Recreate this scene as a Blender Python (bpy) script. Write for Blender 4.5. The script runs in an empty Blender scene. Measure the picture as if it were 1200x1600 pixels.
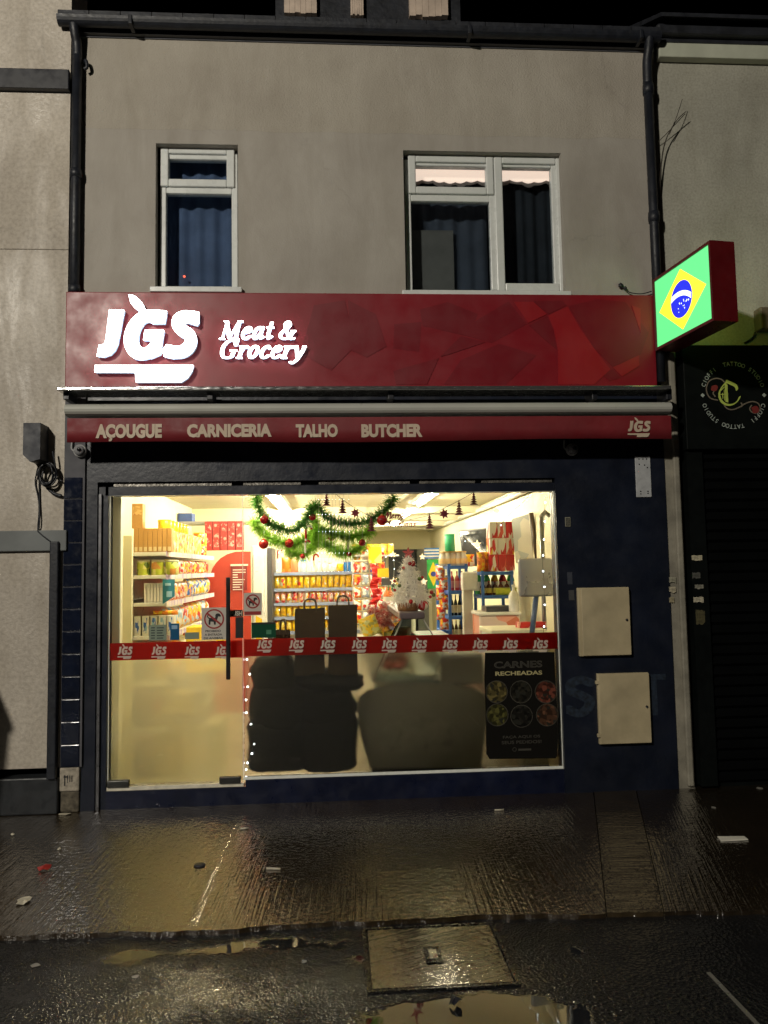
import bpy, bmesh, math, random
import numpy as np
from mathutils import Vector, Matrix
random.seed(7)
SC = bpy.context.scene
COL = SC.collection
PI = math.pi

# ------------------------------------------------------------------ camera, world, lamps, exposure
FOC, CZ, CY = 1202.0, 1.60, -5.5
def _basis(yaw, pitch, roll):
    yaw, pitch, roll = map(math.radians, (yaw, pitch, roll))
    F = Vector((math.sin(yaw)*math.cos(pitch), math.cos(yaw)*math.cos(pitch), math.sin(pitch)))
    R0 = Vector((math.cos(yaw), -math.sin(yaw), 0)); U0 = R0.cross(F)
    return F, R0*math.cos(roll) - U0*math.sin(roll), U0*math.cos(roll) + R0*math.sin(roll)
FW, RT, UP = _basis(3.75, 4.25, 1.0)
cam = bpy.data.cameras.new("camera"); camo = bpy.data.objects.new("camera", cam); COL.objects.link(camo)
M = Matrix((RT, UP, -FW)).transposed().to_4x4(); M.translation = Vector((0, CY, CZ))
camo.matrix_world = M
cam.sensor_fit = 'VERTICAL'; cam.sensor_height = 24.0; cam.lens = 24.0*FOC/1600
cam.clip_start = 0.05; cam.clip_end = 400
SC.camera = camo

w = bpy.data.worlds.new("World"); SC.world = w; w.use_nodes = True
nt = w.node_tree; bg = nt.nodes['Background']
sky = nt.nodes.new('ShaderNodeTexSky'); sky.sky_type = 'NISHITA'; sky.sun_disc = False
sky.sun_elevation = math.radians(-9); sky.sun_rotation = math.radians(200)
nt.links.new(sky.outputs['Color'], bg.inputs['Color']); bg.inputs['Strength'].default_value = 0.10

SC.view_settings.view_transform = 'Standard'; SC.view_settings.look = 'None'
SC.view_settings.exposure = 0.0; SC.view_settings.gamma = 1.0
SC.render.engine = 'CYCLES'
SC.cycles.max_bounces = 10; SC.cycles.transparent_max_bounces = 24; SC.cycles.transmission_bounces = 10
SC.cycles.sample_clamp_indirect = 6.0; SC.cycles.use_denoising = True

def lamp(name, kind, loc, power, color, size=None, target=None):
    l = bpy.data.lights.new(name, kind); o = bpy.data.objects.new(name, l); COL.objects.link(o)
    o.location = loc; l.energy = power; l.color = color
    if kind == 'SPOT': l.spot_size = math.radians(110); l.spot_blend = 0.6; l.shadow_soft_size = size
    elif kind == 'POINT': l.shadow_soft_size = size
    if target is not None:
        d = Vector(target) - Vector(loc); o.rotation_euler = d.to_track_quat('-Z', 'Y').to_euler()
    return o
# the street lamp over the road that lights the fronts
lamp("street_lamp_light", 'SPOT', (-4.8, -9.2, 6.6), 2850, (1.0, 0.93, 0.80), 0.25, (-0.6, 0, 3.0))

# ------------------------------------------------------------------ helpers
def W(px, py, Y=0.0):
    d = FW*FOC + RT*(px-600) - UP*(py-800)
    d = d*((Y-CY)/d.y)
    return Vector((d.x, Y, d.z+CZ))
def G(px, py, z=0.0):
    d = FW*FOC + RT*(px-600) - UP*(py-800)
    d = d*((z-CZ)/d.z)
    return Vector((d.x, d.y+CY, z))
def X(px, Y=0.0, py=900): return W(px, py, Y).x
def Z(py, Y=0.0, px=520): return W(px, py, Y).z

ORG = {}
def origin(o): return ORG.get(o.name, Vector((0, 0, 0)))
def tag(o, label=None, cat=None, group=None, kind=None):
    if label: o['label'] = label
    if cat: o['category'] = cat
    if group: o['group'] = group
    if kind: o['kind'] = kind
    return o
def thing(name, label, cat, loc, group=None):
    o = bpy.data.objects.new(name, None); COL.objects.link(o); o.empty_display_size = 0.05
    o.location = loc; ORG[o.name] = Vector(loc)
    return tag(o, label, cat, group)
def kids(o): return [c for c in o.children]
def copy_tree(o, loc=None, parent=None):
    c = o.copy(); COL.objects.link(c)
    if parent is not None: c.parent = parent
    if loc is not None: c.location = loc; ORG[c.name] = Vector(loc)
    for ch in kids(o): copy_tree(ch, None, c)
    return c
ORD = "first second third fourth fifth sixth seventh eighth ninth tenth eleventh twelfth thirteenth fourteenth fifteenth sixteenth seventeenth eighteenth nineteenth twentieth".split()

class MB:
    def __init__(s): s.v = []; s.f = []; s.sm = []
    def add(s, vs, fs, smooth=False):
        n = len(s.v); s.v += [Vector(v) for v in vs]; s.f += [[i+n for i in f] for f in fs]; s.sm += [smooth]*len(fs); return s
    def box(s, a, b, bev=0.0, seg=2, rot=None, smooth=False):
        x0, x1 = sorted((a[0], b[0])); y0, y1 = sorted((a[1], b[1])); z0, z1 = sorted((a[2], b[2]))
        bm = bmesh.new(); bmesh.ops.create_cube(bm, size=1)
        for v in bm.verts: v.co = Vector((v.co.x*(x1-x0), v.co.y*(y1-y0), v.co.z*(z1-z0)))
        if bev > 0: bmesh.ops.bevel(bm, geom=list(bm.edges), offset=min(bev, .49*min(x1-x0, y1-y0, z1-z0)), segments=seg, affect='EDGES', profile=.5)
        c = Vector(((x0+x1)/2, (y0+y1)/2, (z0+z1)/2))
        s.bm(bm, Matrix.Translation(c) @ (rot.to_4x4() if rot else Matrix()), smooth); return s
    def bm(s, bm, mtx=Matrix(), smooth=False):
        bm.verts.ensure_lookup_table(); bm.verts.index_update()
        s.add([mtx @ v.co for v in bm.verts], [[v.index for v in f.verts] for f in bm.faces], smooth); bm.free(); return s
    def prism(s, pts, d):           # polygon (3D points) pushed along d
        n = len(pts); d = Vector(d); pts = [Vector(p) for p in pts]
        s.add(pts + [p+d for p in pts], [list(range(n))[::-1], list(range(n, 2*n))] + [[i, (i+1) % n, n+(i+1) % n, n+i] for i in range(n)]); return s
    def tube(s, path, r, n=8, caps=True):
        path = [Vector(p) for p in path]; rs = r if hasattr(r, '__len__') else [r]*len(path)
        vs, fs = [], []; ref = None
        for i, p in enumerate(path):
            t = (path[min(i+1, len(path)-1)] - path[max(i-1, 0)]).normalized()
            if ref is None: ref = t.orthogonal().normalized()
            ref = (ref - t*ref.dot(t)).normalized(); b = t.cross(ref)
            for k in range(n):
                a = 2*PI*k/n; vs.append(p + (ref*math.cos(a) + b*math.sin(a))*rs[i])
        for i in range(len(path)-1):
            for k in range(n): fs.append([i*n+k, i*n+(k+1) % n, (i+1)*n+(k+1) % n, (i+1)*n+k])
        if caps: fs += [list(range(n))[::-1], list(range((len(path)-1)*n, len(path)*n))]
        s.add(vs, fs, True); return s
    def lathe(s, prof, c=(0, 0, 0), n=16, axis=Vector((0, 0, 1))):
        c = Vector(c); q = Vector((0, 0, 1)).rotation_difference(axis)
        vs = [c + q @ Vector((r*math.cos(2*PI*k/n), r*math.sin(2*PI*k/n), z)) for r, z in prof for k in range(n)]
        fs = [[i*n+k, i*n+(k+1) % n, (i+1)*n+(k+1) % n, (i+1)*n+k] for i in range(len(prof)-1) for k in range(n)]
        fs += [list(range(n))[::-1], list(range((len(prof)-1)*n, len(prof)*n))]
        s.add(vs, fs, True); return s
    def ball(s, c, r, sub=2, sc=(1, 1, 1)):
        bm = bmesh.new(); bmesh.ops.create_icosphere(bm, subdivisions=sub, radius=r)
        s.bm(bm, Matrix.Translation(Vector(c)) @ Matrix.Diagonal((*sc, 1)), True); return s
    def build(s, name, mat, parent=None, org=None):
        base = origin(parent) if parent is not None else (Vector(org) if org is not None else Vector((0, 0, 0)))
        me = bpy.data.meshes.new(name)
        me.from_pydata([v-base for v in s.v], [], s.f); me.update()
        bm = bmesh.new(); bm.from_mesh(me); bmesh.ops.recalc_face_normals(bm, faces=bm.faces); bm.to_mesh(me); bm.free()
        me.polygons.foreach_set('use_smooth', s.sm)
        if mat: me.materials.append(mat)
        o = bpy.data.objects.new(name, me); COL.objects.link(o)
        if parent is not None: o.parent = parent; ORG[o.name] = base
        else: o.location = base; ORG[o.name] = base
        return o

# ---- 2D shapes: raster masks -> contours -> extruded meshes
def blur(m, k):
    ker = np.exp(-np.linspace(-2, 2, 2*k+1)**2); ker /= ker.sum()
    for ax in (0, 1): m = np.apply_along_axis(lambda r: np.convolve(r, ker, 'same'), ax, m)
    return m
def contours(F, lv=0.5):
    F = np.pad(F, 2); H, Wd = F.shape; B = F > lv
    code = B[:-1, :-1]*1 + B[:-1, 1:]*2 + B[1:, 1:]*4 + B[1:, :-1]*8
    T = {1: [(3, 0)], 2: [(0, 1)], 3: [(3, 1)], 4: [(1, 2)], 5: [(3, 2), (1, 0)], 6: [(0, 2)], 7: [(3, 2)], 8: [(2, 3)], 9: [(2, 0)],
         10: [(0, 3), (2, 1)], 11: [(2, 1)], 12: [(1, 3)], 13: [(1, 0)], 14: [(0, 3)]}
    def key(i, j, e): return (i, j, 'h') if e == 0 else (i+1, j, 'h') if e == 2 else (i, j+1, 'v') if e == 1 else (i, j, 'v')
    nxt = {}
    for i, j in zip(*np.nonzero((code > 0) & (code < 15))):
        for a, b in T[int(code[i, j])]: nxt.setdefault(key(i, j, a), []).append(key(i, j, b))
    def pos(k):
        i, j, t = k
        if t == 'h': a, b = F[i, j], F[i, j+1]; return (j + (lv-a)/(b-a) - 2, i - 2)
        a, b = F[i, j], F[i+1, j]; return (j - 2, i + (lv-a)/(b-a) - 2)
    loops = []
    while nxt:
        k0 = next(iter(nxt)); k = k0; L = []
        while k in nxt:
            L.append(pos(k)); q = nxt[k]; k2 = q.pop()
            if not q: del nxt[k]
            k = k2
            if k == k0: break
        if len(L) > 6: loops.append(L)
    return loops
def simplify(L, tol):
    P = np.array(L)
    def dp(a, b):
        if b <= a+1: return []
        d = P[b]-P[a]; n = math.hypot(*d) or 1e-9
        q = P[a+1:b]-P[a]; h = abs(q[:, 0]*d[1]-q[:, 1]*d[0])/n; k = int(h.argmax())
        return dp(a, a+1+k)+[a+1+k]+dp(a+1+k, b) if h[k] > tol else []
    m = len(P)//2
    idx = [0]+dp(0, m)+[m]+dp(m, len(P)-1)
    return [tuple(P[i]) for i in idx]
def fill(loops, depth, bevel=0.0):           # loops in 2D -> (verts, faces) filled and extruded +-depth/2
    cu = bpy.data.curves.new('t', 'CURVE'); cu.dimensions = '2D'; cu.fill_mode = 'BOTH'; cu.extrude = depth/2
    cu.bevel_depth = bevel; cu.bevel_resolution = 1
    for L in loops:
        sp = cu.splines.new('POLY'); sp.points.add(len(L)-1)
        for p, q in zip(sp.points, L): p.co = (q[0], q[1], 0, 1)
        sp.use_cyclic_u = True
    return _curve_mesh(cu)
def _curve_mesh(cu):
    o = bpy.data.objects.new('t', cu); me = bpy.data.meshes.new_from_object(o)
    r = ([v.co.copy() for v in me.vertices], [list(p.vertices) for p in me.polygons])
    bpy.data.objects.remove(o); bpy.data.meshes.remove(me); bpy.data.curves.remove(cu); return r
class Ras:
    """a little drawing board: shapes drawn in its own units, y downwards"""
    def __init__(s, x0, y0, x1, y1, res):
        s.x0, s.y0, s.r = x0, y0, res
        s.w, s.h = int((x1-x0)*res)+1, int((y1-y0)*res)+1
        s.xx, s.yy = np.meshgrid(np.arange(s.w)/res+x0, np.arange(s.h)/res+y0); s.m = np.zeros((s.h, s.w), bool)
    def poly(s, pts, val=True, shear=0):
        x, y = s.xx + shear*s.yy, s.yy; ins = np.zeros(s.m.shape, bool); n = len(pts)
        for i in range(n):
            (xa, ya), (xb, yb) = pts[i], pts[(i+1) % n]
            if ya == yb: continue
            c = ((ya > y) != (yb > y)) & (x < (xb-xa)*(y-ya)/(yb-ya)+xa); ins ^= c
        s.m[ins] = val; return s
    def ell(s, cx, cy, rx, ry, val=True, inner=None, cond=None):
        d = ((s.xx-cx)/rx)**2 + ((s.yy-cy)/ry)**2 <= 1
        if inner: d &= ~(((s.xx-inner[0])/inner[2])**2 + ((s.yy-inner[1])/inner[3])**2 <= 1)
        if cond is not None: d &= cond
        s.m[d] = val; return s
    def nib(s, path, a, b, ang):         # broad pen: an ellipse (a, b) at an angle, swept
        ca, sa = math.cos(ang), math.sin(ang)
        P = dense(path, 0.35*min(a, b) if b > 0.3*a else 0.25*a)
        for q in P:
            aa = a*(q[2] if len(q) > 2 else 1)
            i0, i1 = int((q[1]-a-s.y0)*s.r)-1, int((q[1]+a-s.y0)*s.r)+2; j0, j1 = int((q[0]-a-s.x0)*s.r)-1, int((q[0]+a-s.x0)*s.r)+2
            i0, j0 = max(i0, 0), max(j0, 0)
            dx, dy = s.xx[i0:i1, j0:j1]-q[0], s.yy[i0:i1, j0:j1]-q[1]
            s.m[i0:i1, j0:j1] |= ((dx*ca+dy*sa)/aa)**2 + ((-dx*sa+dy*ca)/b)**2 <= 1
        return s
    def loops(s, k=2, tol=0.25):
        L = contours(blur(s.m.astype(float), k))
        return [[(x/s.r+s.x0, -(y/s.r+s.y0)) for x, y in simplify(l, tol)] for l in L]
def dense(path, step):                   # Catmull-Rom through the points
    P = [np.array(p, float) for p in path]; out = []
    for i in range(len(P)-1):
        p0 = P[max(i-1, 0)]; p1, p2 = P[i], P[i+1]; p3 = P[min(i+2, len(P)-1)]
        n = max(2, int(np.linalg.norm((p2-p1)[:2])/step)+1)
        for t in np.linspace(0, 1, n, endpoint=False):
            out.append(.5*((2*p1)+(p2-p0)*t+(2*p0-5*p1+4*p2-p3)*t*t+(3*p1-p0-3*p2+p3)*t**3))
    out.append(P[-1]); return out
def smooth_path(pts, n=8):
    P = [Vector(p) for p in pts]; out = []
    for i in range(len(P)-1):
        p0, p1, p2, p3 = P[max(i-1, 0)], P[i], P[i+1], P[min(i+2, len(P)-1)]
        for k in range(n):
            t = k/n; out.append(.5*((2*p1)+(p2-p0)*t+(2*p0-5*p1+4*p2-p3)*t*t+(3*p1-p0-3*p2+p3)*t**3))
    out.append(P[-1]); return out
TXC = {}
def text2d(body, bold=0.0, shear=0.0, depth=0.0, spacing=1.0):
    k = (body, bold, shear, spacing)
    if k not in TXC:
        cu = bpy.data.curves.new('t', 'FONT'); cu.body = body; cu.offset = bold; cu.shear = shear; cu.extrude = 0.0; cu.space_character = spacing
        cu.resolution_u = 3; cu.fill_mode = 'FRONT'
        TXC[k] = _curve_mesh(cu)
    return TXC[k]
def fit(vf, x0, y0, x1, y1):             # verts scaled to a 2D box
    vs, fs = vf; a = min(v.x for v in vs); b = max(v.x for v in vs); c = min(v.y for v in vs); d = max(v.y for v in vs)
    return [Vector((x0+(v.x-a)/(b-a)*(x1-x0), y0+(v.y-c)/(d-c)*(y1-y0), v.z)) for v in vs], fs
def onto(vf, o, ux, uy, un=None):        # 2D verts to 3D
    vs, fs = vf; o, ux, uy = Vector(o), Vector(ux), Vector(uy); un = Vector(un) if un is not None else ux.cross(uy)
    return [o + ux*v.x + uy*v.y + un*v.z for v in vs], fs
FRONT = (Vector((1, 0, 0)), Vector((0, 0, 1)), Vector((0, -1, 0)))
def text_px(mb, body, px0, py0, px1, py1, Y, bold=0.0, shear=0.0, spacing=1.0):   # text filling a rectangle of the wall plane Y
    a, b = W(px0, py1, Y), W(px1, py0, Y)
    vs, fs = fit(text2d(body, bold, shear, spacing=spacing), a.x, a.z, b.x, b.z)
    mb.add(*onto((vs, fs), (0, Y, 0), *FRONT)); return mb

# ------------------------------------------------------------------ materials
MATS = {}
def principled(name):
    m = bpy.data.materials.new(name); m.use_nodes = True; n = m.node_tree.nodes; return m, n, m.node_tree.links, n['Principled BSDF']
def coord(n, l, kind='Object', scale=(1, 1, 1)):
    tc = n.new('ShaderNodeTexCoord'); mp = n.new('ShaderNodeMapping'); mp.inputs['Scale'].default_value = scale
    l.new(tc.outputs[kind], mp.inputs['Vector']); return mp.outputs['Vector']
def noise(n, l, vec, scale, detail=4, rough=.55, dist=0.0):
    t = n.new('ShaderNodeTexNoise'); t.inputs['Scale'].default_value = scale; t.inputs['Detail'].default_value = detail
    t.inputs['Roughness'].default_value = rough; t.inputs['Distortion'].default_value = dist
    l.new(vec, t.inputs['Vector']); return t.outputs['Fac']
def ramp(n, l, fac, stops):
    r = n.new('ShaderNodeValToRGB'); e = r.color_ramp.elements
    while len(e) < len(stops): e.new(.5)
    for q, (p, c) in zip(e, stops): q.position = p; q.color = (*c, 1) if hasattr(c, '__len__') else (c, c, c, 1)
    l.new(fac, r.inputs['Fac']); return r.outputs['Color']
def bump(n, l, h, strength, dist=0.01, prev=None):
    b = n.new('ShaderNodeBump'); b.inputs['Strength'].default_value = strength; b.inputs['Distance'].default_value = dist
    l.new(h, b.inputs['Height'])
    if prev is not None: l.new(prev, b.inputs['Normal'])
    return b.outputs['Normal']
def mat(name, col, rough=.5, metal=0.0, var=.15, vs=6.0, bmp=0.0, bs=60.0, spec=.5, stretch=(1, 1, 1), coat=0.0, rvar=.1):
    if name in MATS: return MATS[name]
    m, n, l, p = principled(name)
    v = coord(n, l, 'Object', stretch); f = noise(n, l, v, vs)
    c0 = tuple(max(0, c*(1-var)) for c in col); c1 = tuple(min(1, c*(1+var)) for c in col)
    l.new(ramp(n, l, f, [(.3, c0), (.7, c1)]), p.inputs['Base Color'])
    f2 = noise(n, l, v, vs*2.7)
    l.new(ramp(n, l, f2, [(.3, max(.02, rough-rvar)), (.7, min(1, rough+rvar))]), p.inputs['Roughness'])
    p.inputs['Metallic'].default_value = metal; p.inputs['Specular IOR Level'].default_value = spec; p.inputs['Coat Weight'].default_value = coat
    if bmp: l.new(bump(n, l, noise(n, l, v, bs, 6), bmp, .01), p.inputs['Normal'])
    MATS[name] = m; return m
def emit(name, col, strength, sampled=True):
    if name in MATS: return MATS[name]
    m, n, l, p = principled(name)
    p.inputs['Base Color'].default_value = (*[min(1, c) for c in col], 1); p.inputs['Emission Color'].default_value = (*col, 1); p.inputs['Emission Strength'].default_value = strength
    m.cycles.emission_sampling = 'AUTO' if sampled else 'NONE'
    MATS[name] = m; return m
def printed(name, cols, scale=25, rough=.35, stretch=(1, 1, 1), bmp=0.0):      # packaging: patches of several inks
    if name in MATS: return MATS[name]
    m, n, l, p = principled(name)
    v = coord(n, l, 'Object', stretch); t = n.new('ShaderNodeTexVoronoi'); t.inputs['Scale'].default_value = scale
    l.new(v, t.inputs['Vector'])
    sp = n.new('ShaderNodeSeparateColor'); l.new(t.outputs['Color'], sp.inputs['Color'])
    oi = n.new('ShaderNodeObjectInfo'); a = n.new('ShaderNodeMath'); a.operation = 'ADD'; l.new(sp.outputs[0], a.inputs[0]); l.new(oi.outputs['Random'], a.inputs[1])
    fr = n.new('ShaderNodeMath'); fr.operation = 'FRACT'; l.new(a.outputs[0], fr.inputs[0])
    r = n.new('ShaderNodeValToRGB'); r.color_ramp.interpolation = 'CONSTANT'; e = r.color_ramp.elements
    while len(e) < len(cols): e.new(.5)
    tot = sum(c[1] for c in cols); acc = 0
    for q, (c, wt) in zip(e, cols): q.position = acc/tot; q.color = (*c, 1); acc += wt
    l.new(fr.outputs[0], r.inputs['Fac']); l.new(r.outputs['Color'], p.inputs['Base Color'])
    p.inputs['Roughness'].default_value = rough
    if bmp: l.new(bump(n, l, noise(n, l, v, 40, 3), bmp, .01), p.inputs['Normal'])
    MATS[name] = m; return m
def glass_pane(name, tint=(1, 1, 1), gloss=1.0):
    if name in MATS: return MATS[name]
    m = bpy.data.materials.new(name); m.use_nodes = True; n = m.node_tree.nodes; l = m.node_tree.links; n.remove(n['Principled BSDF'])
    tr = n.new('ShaderNodeBsdfTransparent'); tr.inputs['Color'].default_value = (*tint, 1)
    gl = n.new('ShaderNodeBsdfGlossy'); gl.inputs['Roughness'].default_value = .01
    fr = n.new('ShaderNodeFresnel'); fr.inputs['IOR'].default_value = 1.5
    k = n.new('ShaderNodeMath'); k.operation = 'MULTIPLY'; k.inputs[1].default_value = gloss; l.new(fr.outputs[0], k.inputs[0])
    mx = n.new('ShaderNodeMixShader'); l.new(k.outputs[0], mx.inputs[0]); l.new(tr.outputs[0], mx.inputs[1]); l.new(gl.outputs[0], mx.inputs[2])
    l.new(mx.outputs[0], n['Material Output'].inputs['Surface']); MATS[name] = m; return m
def frosted(name, rough=.3, tl=.35, col=(.93, .93, .9)):
    m = bpy.data.materials.new(name); m.use_nodes = True; n = m.node_tree.nodes; l = m.node_tree.links; n.remove(n['Principled BSDF'])
    rf = n.new('ShaderNodeBsdfRefraction'); rf.inputs['Roughness'].default_value = rough; rf.inputs['IOR'].default_value = 1.35; rf.inputs['Color'].default_value = (*col, 1)
    t = n.new('ShaderNodeBsdfTranslucent'); t.inputs['Color'].default_value = (*[c*.95 for c in col], 1)
    mx = n.new('ShaderNodeMixShader'); mx.inputs[0].default_value = tl; l.new(rf.outputs[0], mx.inputs[1]); l.new(t.outputs[0], mx.inputs[2])
    df = n.new('ShaderNodeBsdfDiffuse'); df.inputs['Color'].default_value = (.5, .5, .48, 1)
    m2 = n.new('ShaderNodeMixShader'); m2.inputs[0].default_value = .04; l.new(mx.outputs[0], m2.inputs[1]); l.new(df.outputs[0], m2.inputs[2])
    l.new(m2.outputs[0], n['Material Output'].inputs['Surface']); MATS[name] = m; return m
def sheet(name, col, tl=.5):            # printed vinyl: part opaque, part letting light through
    if name in MATS: return MATS[name]
    m = bpy.data.materials.new(name); m.use_nodes = True; n = m.node_tree.nodes; l = m.node_tree.links; n.remove(n['Principled BSDF'])
    d = n.new('ShaderNodeBsdfDiffuse'); t = n.new('ShaderNodeBsdfTranslucent')
    for q in (d, t): q.inputs['Color'].default_value = (*col, 1)
    mx = n.new('ShaderNodeMixShader'); mx.inputs[0].default_value = tl; l.new(d.outputs[0], mx.inputs[1]); l.new(t.outputs[0], mx.inputs[2])
    l.new(mx.outputs[0], n['Material Output'].inputs['Surface']); MATS[name] = m; return m

def render_wall(name, base, dark, zsplit=None, bscale=90, bstr=.5, wet=0.0):
    m, n, l, p = principled(name)
    v = coord(n, l); big = noise(n, l, v, 1.1, 6, .6); st = noise(n, l, coord(n, l, 'Object', (3, 3, .8)), 1.3, 6, .65, .6)
    c = ramp(n, l, big, [(.3, dark), (.62, base)])
    stain = ramp(n, l, st, [(.36, (.70, .68, .64)), (.62, (1, 1, 1))])
    mx = n.new('ShaderNodeMix'); mx.data_type = 'RGBA'; mx.blend_type = 'MULTIPLY'; mx.inputs[0].default_value = .45
    l.new(c, mx.inputs[6]); l.new(stain, mx.inputs[7]); outc = mx.outputs[2]
    grit = noise(n, l, v, bscale, 5, .6); fine = noise(n, l, v, bscale*3, 2)
    sp = n.new('ShaderNodeSeparateXYZ'); l.new(v, sp.inputs[0])
    if zsplit is not None:              # an upper coat of rough render over a smoother, paler one
        wob = noise(n, l, v, 2.2, 5); a = n.new('ShaderNodeMath'); a.operation = 'MULTIPLY_ADD'; l.new(wob, a.inputs[0]); a.inputs[1].default_value = .10; a.inputs[2].default_value = zsplit-.05
        g = n.new('ShaderNodeMath'); g.operation = 'GREATER_THAN'; l.new(sp.outputs['Z'], g.inputs[0]); l.new(a.outputs[0], g.inputs[1])
        m2 = n.new('ShaderNodeMix'); m2.data_type = 'RGBA'; m2.blend_type = 'MULTIPLY'; l.new(g.outputs[0], m2.inputs[0]); l.new(outc, m2.inputs[6]); m2.inputs[7].default_value = (.80, .78, .74, 1); outc = m2.outputs[2]
        k = n.new('ShaderNodeMath'); k.operation = 'MULTIPLY_ADD'; l.new(g.outputs[0], k.inputs[0]); k.inputs[1].default_value = .75; k.inputs[2].default_value = .25
        gm = n.new('ShaderNodeMath'); gm.operation = 'MULTIPLY'; l.new(grit, gm.inputs[0]); l.new(k.outputs[0], gm.inputs[1])
        ga = n.new('ShaderNodeMath'); ga.operation = 'MULTIPLY_ADD'; l.new(g.outputs[0], ga.inputs[0]); ga.inputs[1].default_value = .5; l.new(gm.outputs[0], ga.inputs[2])
        h = ga.outputs[0]
    else: h = grit
    gcol = n.new('ShaderNodeMix'); gcol.data_type = 'RGBA'; gcol.blend_type = 'MULTIPLY'; gcol.inputs[0].default_value = .8; l.new(outc, gcol.inputs[6]); l.new(ramp(n, l, h, [(.30, (.74, .73, .72)), (.60, (1.08, 1.08, 1.08))]), gcol.inputs[7]); outc = gcol.outputs[2]
    vd = n.new('ShaderNodeVectorMath'); vd.operation = 'ADD'; nz = n.new('ShaderNodeTexNoise'); nz.inputs['Scale'].default_value = 3.5; nz.inputs['Detail'].default_value = 6; l.new(v, nz.inputs['Vector']); l.new(v, vd.inputs[0])
    ns = n.new('ShaderNodeVectorMath'); ns.operation = 'SCALE'; ns.inputs['Scale'].default_value = .35; l.new(nz.outputs['Color'], ns.inputs[0]); l.new(ns.outputs[0], vd.inputs[1])
    cv = n.new('ShaderNodeTexVoronoi'); cv.feature = 'DISTANCE_TO_EDGE'; cv.inputs['Scale'].default_value = .75; l.new(vd.outputs[0], cv.inputs['Vector'])
    ck = ramp(n, l, cv.outputs['Distance'], [(.0, 1.0), (.006, 0.0)]); cm = ramp(n, l, noise(n, l, v, 1.3, 3), [(.54, 0.0), (.66, .30)])
    cf = n.new('ShaderNodeMath'); cf.operation = 'MULTIPLY'; l.new(ck, cf.inputs[0]); l.new(cm, cf.inputs[1])
    m3 = n.new('ShaderNodeMix'); m3.data_type = 'RGBA'; l.new(cf.outputs[0], m3.inputs[0]); l.new(outc, m3.inputs[6]); m3.inputs[7].default_value = (.12, .11, .10, 1); outc = m3.outputs[2]
    l.new(outc, p.inputs['Base Color'])
    nn = bump(n, l, h, bstr, .016); nn = bump(n, l, noise(n, l, v, 7, 4), .12, .03, nn)
    l.new(nn, p.inputs['Normal'])
    if wet:
        l.new(ramp(n, l, st, [(.4, .75), (.62, .75-wet)]), p.inputs['Roughness'])
    else: p.inputs['Roughness'].default_value = .85
    MATS[name] = m; return m
# ================================================================== SETTING: ground
_pc = [G(730, 1590), G(560, 1490), G(900, 1475), G(180, 1490), G(400, 1480)]
PUDDLES = [(_pc[0].x, _pc[0].y, .62, .30, .85), (_pc[1].x, _pc[1].y, .22, .30, .30), (_pc[2].x, _pc[2].y, .20, .45, .22), (_pc[3].x, _pc[3].y, .25, .2, .22), (_pc[4].x, _pc[4].y+.06, .6, .10, .3)]
def wet_asphalt():
    m, n, l, p = principled('wet_asphalt'); v = coord(n, l)
    big = noise(n, l, v, .9, 5, .6, .4); mid = noise(n, l, v, 5, 4); grit = n.new('ShaderNodeTexVoronoi'); grit.inputs['Scale'].default_value = 88; l.new(v, grit.inputs['Vector'])
    fine = noise(n, l, v, 240, 3)
    l.new(ramp(n, l, fine, [(.3, (.004, .004, .005)), (.7, (.018, .018, .018))]), p.inputs['Base Color'])
    a = n.new('ShaderNodeMath'); a.operation = 'MULTIPLY_ADD'; l.new(mid, a.inputs[0]); a.inputs[1].default_value = .35; l.new(big, a.inputs[2])
    d = a.outputs[0]
    for (cx_, cy_, sx_, sy_, k_) in PUDDLES:                            # hollows where the water stands
        mp = n.new('ShaderNodeMapping'); mp.inputs['Location'].default_value = (-cx_/sx_, -cy_/sy_, 0); mp.inputs['Scale'].default_value = (1/sx_, 1/sy_, 0)
        l.new(v, mp.inputs['Vector']); ln = n.new('ShaderNodeVectorMath'); ln.operation = 'LENGTH'; l.new(mp.outputs[0], ln.inputs[0])
        q = n.new('ShaderNodeMapRange'); q.inputs['From Min'].default_value = 0; q.inputs['From Max'].default_value = 1; q.inputs['To Min'].default_value = k_; q.inputs['To Max'].default_value = 0; l.new(ln.outputs['Value'], q.inputs['Value'])
        sb = n.new('ShaderNodeMath'); sb.operation = 'SUBTRACT'; l.new(d, sb.inputs[0]); l.new(q.outputs[0], sb.inputs[1]); d = sb.outputs[0]
    dry = ramp(n, l, d, [(.40, 0.0), (.47, 1.0)])          # 0 = standing water
    l.new(ramp(n, l, dry, [(0, .03), (1, .22)]), p.inputs['Roughness'])
    hs = n.new('ShaderNodeMath'); hs.operation = 'ADD'; l.new(grit.outputs['Distance'], hs.inputs[0]); l.new(noise(n, l, v, 40, 2), hs.inputs[1])
    hm = n.new('ShaderNodeMath'); hm.operation = 'MULTIPLY'; l.new(hs.outputs[0], hm.inputs[0]); l.new(dry, hm.inputs[1])
    ga = ramp(n, l, noise(n, l, v, 3.2, 4, .6), [(.38, .25), (.62, 1.0)]); gm = n.new('ShaderNodeMath'); gm.operation = 'MULTIPLY'; l.new(hm.outputs[0], gm.inputs[0]); l.new(ga, gm.inputs[1]); hm = gm
    nn = bump(n, l, hm.outputs[0], 1.0, .0046); nn = bump(n, l, noise(n, l, v, 2.5, 3), .06, .03, nn)
    l.new(nn, p.inputs['Normal']); p.inputs['Specular IOR Level'].default_value = .5; l.new(ramp(n, l, dry, [(0, 2.2), (1, 1.48)]), p.inputs['IOR'])
    return m
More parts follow.
